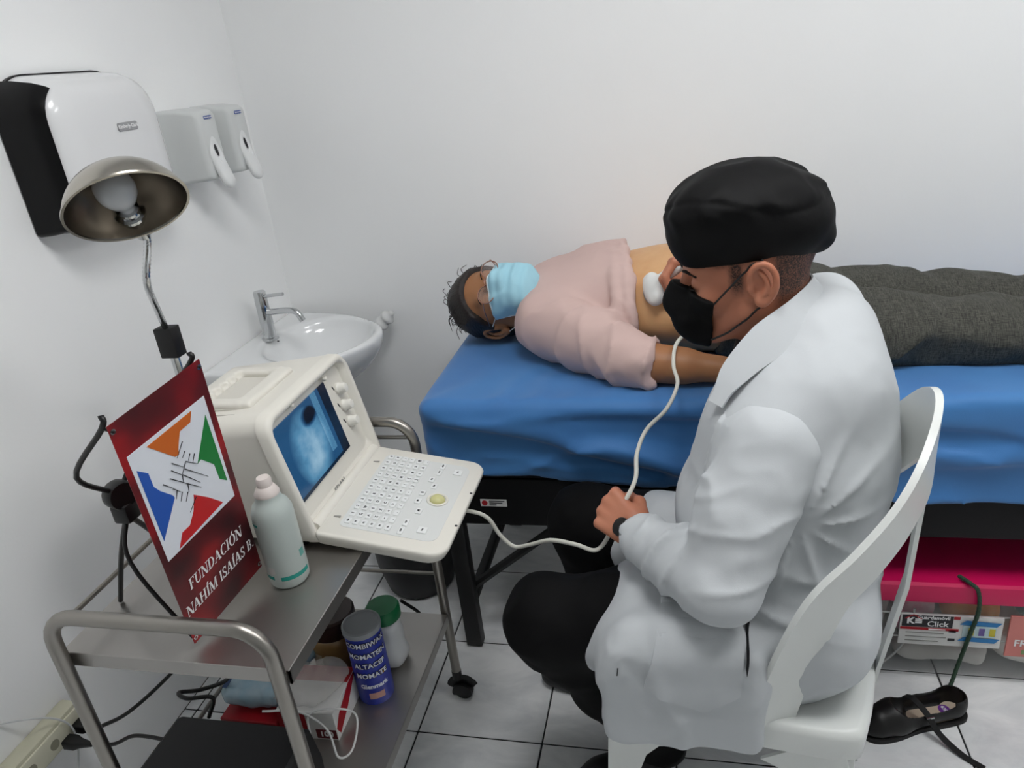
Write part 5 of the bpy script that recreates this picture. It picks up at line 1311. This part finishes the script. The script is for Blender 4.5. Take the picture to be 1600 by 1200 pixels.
# patch pocket on the hanging side, its slit showing the dark trousers
def surf_y(f, x, z):
    """first surface of a field met when coming from the -y side"""
    i, k = int(round((x-f.lo[0])/f.res)), int(round((z-f.lo[2])/f.res))
    col = f.d[i, :, k]; j = int(np.argmax(col < 0))
    if j == 0: return None
    return f.lo[1]+f.res*(j-1+col[j-1]/(col[j-1]-col[j]))
def patch(f, top, bot, nu, nv, off):
    """cloth patch laid on the field's near surface between two polylines given in (x, z)"""
    def along(P, t):
        L = [0]
        for a_, b_ in zip(P[:-1], P[1:]): L.append(L[-1]+math.dist(a_, b_))
        t *= L[-1]
        for i in range(len(P)-1):
            if t <= L[i+1]+1e-9:
                q = (t-L[i])/(L[i+1]-L[i]); return (P[i][0]+(P[i+1][0]-P[i][0])*q, P[i][1]+(P[i+1][1]-P[i][1])*q)
    G = np.zeros((nu+1, nv+1, 3))
    for i in range(nu+1):
        a_, b_ = along(top, i/nu), along(bot, i/nu)
        for j in range(nv+1):
            t = j/nv; x, z = a_[0]+(b_[0]-a_[0])*t, a_[1]+(b_[1]-a_[1])*t
            y = surf_y(f, x, z); G[i, j] = (x, (y if y is not None else 1.0)-off, z)
    for _ in range(2):
        G[1:-1, 1:-1, 1] = (G[:-2, 1:-1, 1]+G[2:, 1:-1, 1]+G[1:-1, :-2, 1]+G[1:-1, 2:, 1])/4
    V = [tuple(p) for p in G.reshape(-1, 3)]+[(p[0], p[1]+off+.004, p[2]) for p in G.reshape(-1, 3)]
    m_ = (nu+1)*(nv+1); F = []
    ix = lambda i, j: i*(nv+1)+j
    for i in range(nu):
        for j in range(nv):
            q = (ix(i, j), ix(i, j+1), ix(i+1, j+1), ix(i+1, j)); F += [q, tuple(m_+a_ for a_ in q[::-1])]
    rim = [ix(i, 0) for i in range(nu+1)]+[ix(nu, j) for j in range(1, nv+1)]+[ix(i, nv) for i in range(nu-1, -1, -1)]+[ix(0, j) for j in range(nv-1, 0, -1)]
    for a_, b_ in zip(rim, rim[1:]+rim[:1]): F.append((a_, b_, m_+b_, m_+a_))
    return V, F
wpart('patch_pocket', patch(co, [(-.045, .650), (.086, .655)], [(-.076, .525), (.020, .478), (.078, .520)], 26, 24, .0055), COAT, ct, sharp=50)
wpart('pocket_slit', patch(co, [(.0915, .640), (.0985, .640)], [(.0860, .575), (.0870, .575)], 2, 12, .015), mat('slit_dark', '#0c0d12', .8), ct)
wpart('button_hole', patch(co, [(-.118, .560), (-.116, .560)], [(-.120, .545), (-.118, .545)], 1, 4, .001), INK, ct)
# white stitched seams
SEAM = mat('seam_thread', '#c9ccd0', .8)
# wrist watch
wr = Field(WL-.07, WL+.07, .002)
wc_ = WL+fa*.020
V, F = lathe([(.0255, -.009), (.0285, -.010), (.0285, .010), (.0255, .009), (.0255, -.009)], 36)
wt = wpart('wrist_watch', orient((V, F), tuple(wc_), tuple(fa)), mat('watch_black', '#0c0c0e', .45), dr)
nb = np.array([-.35, -.62, .70]); nb -= fa*(nb@fa); nb /= np.linalg.norm(nb)
wpart('watch_case', orient(lathe([(0, .0), (.017, 0), (.018, .003), (.017, .008), (.014, .0095), (0, .0095)], 28), tuple(wc_+nb*.025), tuple(nb)), BLACKP, wt)
# trousers
tf_ = Field((-.40, .93, .06), (.36, 1.56, .70), .008)
tf_.cap(HL, HR, .12, k=.04)
tf_.chain([HL, HL*.45+KL*.55, KL], [.100, .094, .083], k=.03); tf_.chain([KL, KL*.5+AL*.5+np.array([.01, 0, 0]), AL], [.083, .075, .060], k=.03)
tf_.chain([HR, HR*.45+KR*.55, KR], [.100, .092, .082], k=.03); tf_.chain([KR, KR*.5+AR*.5, AR], [.082, .070, .058], k=.03)
tf_.disp(lambda x, y, z: .006*ridge(x, y, z, 9, 90)+.003*ridge(x, y, z, 20, 91))
fobj('trousers', tf_, mat('trousers_black', '#060607', .8, spec=.2, bump=.06, bscale=500), dr)
# his shoes
def mens_shoe(A, rz):
    f = Field((-.09, -.06, -.002), (.23, .06, .13), .005)
    f.chain([(-.03, 0, .04), (.06, 0, .042), (.14, 0, .032), (.18, 0, .03)], [.038, .040, .042, .034], k=.02, flat=((0, 0, 1), .95)); f.cap((-.02, 0, .06), (-.015, 0, .105), .040, .042, k=.02)
    f.half((0, 0, .001), (0, 0, -1))
    V, F = f.mesh(1); R_ = Matrix.Rotation(rz, 3, 'Z'); V = V@np.array(R_).T+np.array([A[0], A[1], 0])-loc_of(dr)
    o = bpy.data.objects.new('shoe', fmesh('shoe', V, F, mat('black_shoe', '#101012', .5))); COL.objects.link(o); o.parent = dr
    wpart('shoe_tab', xform(box(-.045, -.010, -.0445, -.0405, .022, .036, .001, 1), Matrix.Translation((A[0], A[1], 0)) @ Matrix.Rotation(rz, 4, 'Z')), CARD, o, smooth=False)
mens_shoe(AL, math.radians(212)); mens_shoe(AR, math.radians(182))

# ================================================================== the patient
pt = thing('person', 'person in pink blouse, blue surgical mask and glasses lying on the blue bed', 'person', (-.1, 1.9, BZ))
PSK = skin_mat('skin_olive', '#c99a6c', '#d2a678', None)
fp = Frame((-.496, 1.909, .889), (-.04, -.72, .693), (-.998, .065, .009), 1.05)
pV, pF = hV, hF
pb = Field((-.50, 1.50, BZ-.005), (1.21, 2.22, 1.04), .008)
PNB = fp.p(-.05, 0, -.165)
pb.cap(fp.p(-.03, 0, -.09), (-.30, 1.95, .86), .052, .06, k=.04)
pb.chain([(-.27, 1.955, .865), (-.14, 1.950, .872), (.0, 1.925, .880), (.14, 1.90, .862), (.22, 1.885, .845)], [.175, .180, .200, .178, .140], k=.06, flat=((0, 0, 1), .58))
pb.ell((-.03, 1.925, .895), (.17, .165, .100), k=.05)
pb.cap((-.30, 1.80, .86), (-.30, 2.09, .86), .065, k=.05)
PSL, PEL, PWL = np.array([-.335, 1.775, .865]), np.array([-.120, 1.610, .826]), np.array([.085, 1.585, .812])
pb.chain([PSL, PEL, PWL], [.052, .044, .030], k=.03)
pb.cap(PEL*.8+PWL*.2, PEL*.45+PWL*.55, .042, .040, k=.02)
PSR, PER, PWR = np.array([-.335, 2.10, .86]), np.array([-.10, 2.165, .825]), np.array([.12, 2.155, .815])
pb.chain([PSR, PER, PWR], [.052, .042, .029], k=.03)
pb.chain([(.24, 1.80, .835), (.62, 1.748, .828), (1.08, 1.737, .822)], [.055, .042, .034], k=.03)
pb.chain([(.24, 1.96, .840), (.62, 1.938, .830), (1.08, 1.925, .822)], [.055, .042, .034], k=.03)
ph1 = fingers_hand(PWL, (1, .0, -.05), (0, -.35, .94), (0, .9, .3), (12, 18, 14), sc=.9, res=.003)
ph2 = fingers_hand(PWR, (1, .0, -.05), (0, .0, 1), (0, -1, 0), (12, 18, 14), sc=.9, res=.003)
pbm = pb.mesh(1)
pbo = joined('body', [(fp.pts(pV), pF), pbm, ph1.mesh(1), ph2.mesh(1)], PSK, pt)
tn = np.ones(len(pbo.data.vertices), np.float32); q_ = pbm[0]
tn[len(pV):len(pV)+len(q_)] = np.clip((1.70-q_[:, 1])/.05, 0, 1)*(q_[:, 0] < .2)
at = pbo.data.attributes.new('tan_mask', 'FLOAT', 'POINT'); at.data.foreach_set('value', tn)
nt = PSK.node_tree; b_ = nt.nodes['Principled BSDF']
an_ = nt.nodes.new('ShaderNodeAttribute'); an_.attribute_name = 'tan_mask'
mx = nt.nodes.new('ShaderNodeMix'); mx.data_type = 'RGBA'; old = b_.inputs['Base Color'].links[0].from_socket
nt.links.new(an_.outputs['Fac'], mx.inputs['Factor']); nt.links.new(old, mx.inputs[6]); mx.inputs[7].default_value = (*hexc('#a06f4b'), 1); nt.links.new(mx.outputs[2], b_.inputs['Base Color'])
LASH = mat('dark_lash', '#1a1210', .8)
for s in (-1, 1):
    wpart('eyebrow', fp.geo(tube(smooth_path([(.098, s*.014, .023), (.0985, s*.026, .028), (.092, s*.040, .027), (.083, s*.050, .021)], 5), .0022, 8, flat=.6)), LASH, pt)
    wpart('eyelashes', fp.geo(tube(smooth_path([(.0925, s*.020, -.001), (.0935, s*.031, -.0035), (.088, s*.044, -.0015)], 5), .0013, 6)), LASH, pt)
# hair pulled back
ph = head_field(ears=False, neck=True); ph.d -= .011
ph.half((.078, 0, .072), (.75, 0, -.66), .006)
ph.ell((-.095, 0, .05), (.05, .055, .05), k=.03)
ph.half((0, 0, -.11), (0, 0, -1), .01)
ph.disp(lambda x, y, z: .0011*np.sin(np.arctan2(y, z+.02)*120+vnoise(x, y, z, 22, 100)*5)+.004*ridge(x, y, z, 20, 101))
HAIR = mat('dark_hair', '#16100e', .5, col2='#231815', cscale=120.)
hr = framed('hair', ph, fp, HAIR, pt)
rng = random.Random(5)
for i in range(110):
    a = rng.uniform(-1.3, 1.3); x0 = rng.uniform(-.085, .060); y0 = .078*math.sin(a)
    zz = .045+.094*math.sqrt(max(0, 1-((x0+.010)/.110)**2-(y0/.088)**2))
    p0 = np.array([x0, y0, zz]); dv = np.array([rng.uniform(-.9, .35), rng.uniform(-.9, .9)-y0*4*0, rng.uniform(.15, .8)]); dv /= np.linalg.norm(dv)
    l_ = rng.uniform(.012, .045); bend = np.array([rng.uniform(-1, .4), rng.uniform(-1, 1), -.7])*l_*.5
    wpart('loose_strand', fp.geo(tube(smooth_path([p0-dv*.004, p0+dv*l_*.6, p0+dv*l_+bend], 4), [.0009]*8+[.0003], 4)), HAIR, hr)
# glasses
ROSE = mat('rose_gold_wire', '#b98a78', .25, .9)
gl_ = wpart('glasses', fp.geo(join(
    *[tube([(.1135-.010*abs(math.cos(t))*0-.35*abs(.034+.0245*math.cos(t)-.03)*.25, s*(.0345+.0245*math.cos(t)*1.0), .001+.0215*math.sin(t)) for t in np.linspace(0, 2*math.pi, 28, endpoint=False)],   .0015, 6, closed=True) for s in (-1, 1)],
    tube(smooth_path([(.114, -.0105, .006), (.117, 0, .0095), (.114, .0105, .006)], 4),   .0015, 6),
    *[tube(smooth_path([(.1105, s*.059, .006), (.095, s*.070, .007), (.05, s*.079, .009), (.0, s*.084, .016), (-.018, s*.086, .010)], 4),   .0015, 6) for s in (-1, 1)])), ROSE, pt)
for s in (-1, 1):
    ring = [(.1130-.35*abs(.034+.0240*math.cos(t)-.03)*.25, s*(.0345+.0240*math.cos(t)), .001+.0210*math.sin(t)) for t in np.linspace(0, 2*math.pi, 28, endpoint=False)]
    wpart('lens', fp.geo(loft([ring, [(a-.0012, b, c) for a, b, c in ring]])), mat('lens_glass', '#d9c9c4', .05, alpha=.08), gl_)
# blue pleated mask
def pmask(inf):
    f = head_field(ears=False); f.ell((.094, 0, -.058), (.032, .038, .046), k=.03); f.cap((.100, 0, .0), (.122, 0, -.028), .010, .014, k=.014); f.rbox((.075, 0, -.058), (.030, .052, .048), .02, k=.02); f.d -= inf
    return f
MP = [((.048, 0, -.05), (-1, 0, -.10)), ((.108, 0, -.001), (-.16, 0, 1)), ((.07, 0, -.122), (.25, 0, -1))]
m1 = cut(pmask(.0060), *MP, k=.003)
m1.disp(lambda x, y, z: .0024*np.sin((z+.02)*230+y*y*60)*np.clip((.075-np.abs(y))/.05, 0, 1)+.0028*ridge(x, y*1.6, z, 20, 110))
pm = framed('surgical_mask', m1, fp, mat('mask_blue', '#a2d2e2', .7, bump=.1, bscale=400), pt)
m2 = cut(pmask(.0072), *MP, k=.001)
X_, Y_, Z_ = m2.full()
dist = []
for p, n in MP:
    n = np.array(n, float); n /= np.linalg.norm(n); dist.append((X_-p[0])*n[0]+(Y_-p[1])*n[1]+(Z_-p[2])*n[2])
m2.d = np.maximum(m2.d, -np.maximum(dist[0], dist[1])-.0060+0*dist[2]).astype(np.float32)
sub_field2 = lambda name, f, m, parent: None
V, F = m2.mesh(1); o = bpy.data.objects.new('mask_edge', fmesh('mask_edge', fp.pts(V)-loc_of(pt), F, mat('mask_white', '#dbe7ea', .7))); COL.objects.link(o); o.parent = pm
for s in (-1, 1):
    for z0, z1 in ((-.010, .020), (-.105, -.028)):
        wpart('ear_loop', fp.geo(tube(smooth_path([(.050, s*.068 if z0 > -.05 else s*.056, z0), (.026, s*(.078 if z0 > -.05 else .070), z0*.6+z1*.4), (-.008, s*.086, z1)], 6), .0012, 6)), mat('ear_loop_white', '#d8dcdd', .6), pm)
# pink blouse, rolled up over the belly
bl = Field((-.47, 1.50, BZ-.002), (.06, 2.225, 1.06), .0062)
bl.chain([(-.29, 1.955, .868), (-.16, 1.952, .880), (.0, 1.925, .885)], [.188, .196, .212], k=.06, flat=((0, 0, 1), .60))
bl.ell((-.20, 1.90, .925), (.11, .085, .075), k=.05); bl.ell((-.20, 2.03, .930), (.11, .08, .075), k=.05)
bl.cap((-.315, 1.79, .865), (-.315, 2.10, .865), .080, k=.05)
bl.cap((-.355, 1.89, .875), (-.33, 2.02, .885), .075, k=.04)
hemx = lambda y, z: -.128+(2.0-y)*.13
bl.half((-.150, 1.97, 1.0), (1, .14, .0), .006)
# rolled edge and the gathered band behind it
for k_, (dx, rr) in enumerate(((-.012, .016), (-.044, .013))):
    ring = []
    for t in np.linspace(-.35, math.pi+.2, 22):
        y = 1.935+.208*math.cos(t); z = .880+.118*math.sin(t); ring.append((-.150+(1.97-y)*.14+dx, y, max(z, BZ+.01)))
    bl.chain(ring, [rr]*len(ring), k=.006)
sv = np.array(PEL)-PSL; sv /= np.linalg.norm(sv)
bl.chain([PSL+np.array([-.01, .01, 0]), PSL*.5+PEL*.5+np.array([0, 0, .006]), PEL+sv*.004+np.array([.004, .0, .004])], [.086, .077, .064], k=.02)
bl.cap(PEL+np.array([.005, -.025, -.022]), PEL+np.array([.060, -.058, -.042]), .026, .008, k=.03)
bl.chain([PSR, PSR*.5+PER*.5, PER+np.array([.03, 0, 0])], [.085, .075, .060], k=.02)
def blouse_disp(x, y, z):
    n = vnoise(x, y, z, 9, 120); n2 = vnoise(x, y, z, 18, 123)
    t = (x-PSL[0])*sv[0]+(y-PSL[1])*sv[1]+(z-PSL[2])*sv[2]
    arm_ = np.clip((1.80-(x+.33)*.35-y)/.03, 0, 1)
    f = .010*vv(t*26+x*16+z*22+n*1.8)*arm_*np.clip((t-.08)/.1, 0, 1)+.006*vv(y*22-t*14+n*1.5)*arm_
    g = .0065*ridge(x, y*.5+z*.4, z, 9, 121)+.003*ridge(x, y, z, 20, 122)
    h = .0075*vv((y*.9+x*.30)*42+n*2)*np.clip((x+.30)/.10, 0, 1)*(1-arm_)
    return f+g*.7+h*.8
bl.disp(blouse_disp)
bl.cap(PEL+(PWL-PEL)*.03, PEL+(PWL-PEL)*.6, .050, .042, k=.004, op='sub')
bo = fobj('blouse', bl, mat('blouse_pink', '#cbb0aa', .8, spec=.3, bump=.08, bscale=600), pt)
for p in ((-.214, 1.600, .800), ): pass
PEARL = mat('pearl_button', '#dfdcd6', .2)
for q in ((-.172, 1.566, .818), (-.402, 1.80, .905)):
    wpart('button', shift(lathe([(.0045*math.cos(a), .0045*math.sin(a)) for a in np.linspace(-math.pi/2, math.pi/2, 7)], 12), q), PEARL, bo)
# trousers of dark mottled cloth
def weave_mat():
    m = mat('trousers_melange', '#34342f', .85, bump=.15, bscale=420.); nt = m.node_tree; b = nt.nodes['Principled BSDF']
    tc = nt.nodes.new('ShaderNodeTexCoord'); cols = []
    for sc_ in ((40, 900, 900), (900, 60, 60)):
        mp = nt.nodes.new('ShaderNodeMapping'); mp.inputs['Scale'].default_value = sc_; n = nt.nodes.new('ShaderNodeTexNoise'); n.inputs['Scale'].default_value = 1.; n.inputs['Detail'].default_value = 2
        nt.links.new(tc.outputs['Object'], mp.inputs[0]); nt.links.new(mp.outputs[0], n.inputs['Vector']); cols.append(n.outputs['Fac'])
    ad = nt.nodes.new('ShaderNodeMath'); ad.operation = 'ADD'; nt.links.new(cols[0], ad.inputs[0]); nt.links.new(cols[1], ad.inputs[1])
    hf_ = nt.nodes.new('ShaderNodeMath'); hf_.operation = 'MULTIPLY'; hf_.inputs[1].default_value = .5; nt.links.new(ad.outputs[0], hf_.inputs[0])
    r = nt.nodes.new('ShaderNodeValToRGB'); e = r.color_ramp.elements
    e[0].position, e[0].color = .36, (*hexc('#1f1f1c'), 1); e[1].position, e[1].color = .66, (*hexc('#5a5a52'), 1)
    nt.links.new(hf_.outputs[0], r.inputs[0]); nt.links.new(r.outputs[0], b.inputs['Base Color'])
    return m
pg = Field((-.02, 1.60, BZ-.003), (1.20, 2.20, 1.02), .0075)
pg.chain([(.07, 1.90, .872), (.16, 1.895, .862), (.25, 1.885, .846)], [.205, .196, .170], k=.05, flat=((0, 0, 1), .58))
pg.chain([(.22, 1.785, .842), (.45, 1.760, .838), (.64, 1.745, .836), (.85, 1.738, .832), (1.10, 1.735, .828)], [.105, .097, .088, .080, .070], k=.03, flat=((0, 0, 1), .70))
lg2 = Field((-.02, 1.60, BZ-.003), (1.20, 2.20, 1.02), .0075)
lg2.chain([(.22, 1.965, .848), (.45, 1.955, .842), (.64, 1.942, .837), (.85, 1.932, .830), (1.10, 1.925, .826)], [.105, .098, .089, .080, .070], k=.03, flat=((0, 0, 1), .70))
h_ = np.maximum(.008-np.abs(pg.d-lg2.d), 0)/.008; pg.d = np.minimum(pg.d, lg2.d)-h_*h_*.002
pg.cap((.22, 1.71, .79), (1.08, 1.69, .785), .03, .03, k=.05)
pg.half((.05, 1.9, .9), (-1, -.18, 0), .006)
def pants_disp(x, y, z):
    n = vnoise(x, y, z, 6, 130)
    return .010*ridge(x*.55+y*.35, y*.7, z, 8, 131)*.7+.007*np.sin((x*.8+y*.5-z*.9)*30+n*4)*np.clip((x-.4)/.1, 0, 1)*.6+.004*ridge(x, y, z, 17, 132)+  .012*(vv((x*1.0+(y-1.7)*.9-(z-.85)*.8)*13+n*1.2+.4)+.2)*np.clip((x-.30)/.1, 0, 1)*np.clip((1.0-x)/.3, 0, 1)
pg.disp(pants_disp)
fobj('trousers', pg, weave_mat(), pt)
for y in (1.735, 1.925):
    f = Field((1.05, y-.06, BZ-.002), (1.215, y+.06, 1.01), .006)
    f.cap((1.11, y, .82), (1.135, y, .835), .036, .038, k=.0); f.chain([(1.125, y, .82), (1.15, y, .88), (1.165, y, .95)], [.036, .036, .026], k=.03, flat=((0, 1, 0), 1.))
    fobj('sock', f, mat('sock_dark', '#1b1b22', .85), pt)

# ================================================================== transducer and its cable
tp = thing('ultrasound_probe', 'white convex ultrasound probe held against the bare belly', 'ultrasound probe', tuple(PRB))
td = np.cross(hd, wdir)
pf = Field(PRB-.13, PRB+.13, .0028)
A = lambda a, b, c: PRB+hd*a+wdir*b+td*c
RM = np.stack([hd, wdir, td])
pf.ell(A(.010, 0, 0), (.029, .044, .0185), R=RM, k=0); pf.rbox(A(.014, 0, 0), (.017, .042, .016), .012, R=RM, k=.01)
pf.cap(A(.02, 0, 0), A(.095, 0, 0), .0175, .0155, k=.02)
pf.half(A(-.012, 0, 0), -hd, .006)
fobj('probe_body', pf, mat('probe_white', '#dfe0de', .35), tp)
lf = Field(PRB-.06, PRB+.06, .0025)
lf.ell(A(.009, 0, 0), (.0295, .040, .0145), R=RM, k=0); lf.half(A(-.008, 0, 0), hd)
fobj('probe_lens', lf, mat('lens_grey', '#9a9c9c', .4), tp)
pe = A(.095, 0, 0)
wpart('cable_boot', tube([pe-hd*.005, pe+hd*.012, pe+hd*.03], [.010, .008, .0055], 12), CREAM, tp)
CABC = mat('cream_cable', '#d3d2c8', .45)
cable_pts = [pe+hd*.025, pe+hd*.05+np.array([.01, -.03, -.005]), (.05, 1.70, .985), (.028, 1.655, .925), (.002, 1.64, .885), (-.022, 1.575, .875), (-.026, 1.52, .850), (-.018, 1.465, .832), (-.040, 1.405, .804), (-.078, 1.33, .795), (-.094, 1.26, .780), (-.094, 1.20, .762), (-.112, 1.165, .735),
             (-.138, 1.165, .690), (-.150, 1.165, .650), (-.172, 1.150, .632), (-.21, 1.155, .640), (-.266, 1.19, .622), (-.318, 1.215, .590), (-.352, 1.225, .578), (-.378, 1.225, .605), (-.398, 1.22, .650), (-.43, 1.21, .672), (-.48, 1.20, .678)]
oc = obj('probe_cable', tube(smooth_path(cable_pts, 8), .0042, 10), CABC); tag(oc, 'cream probe cable running from the hand to the ultrasound machine', 'cable')
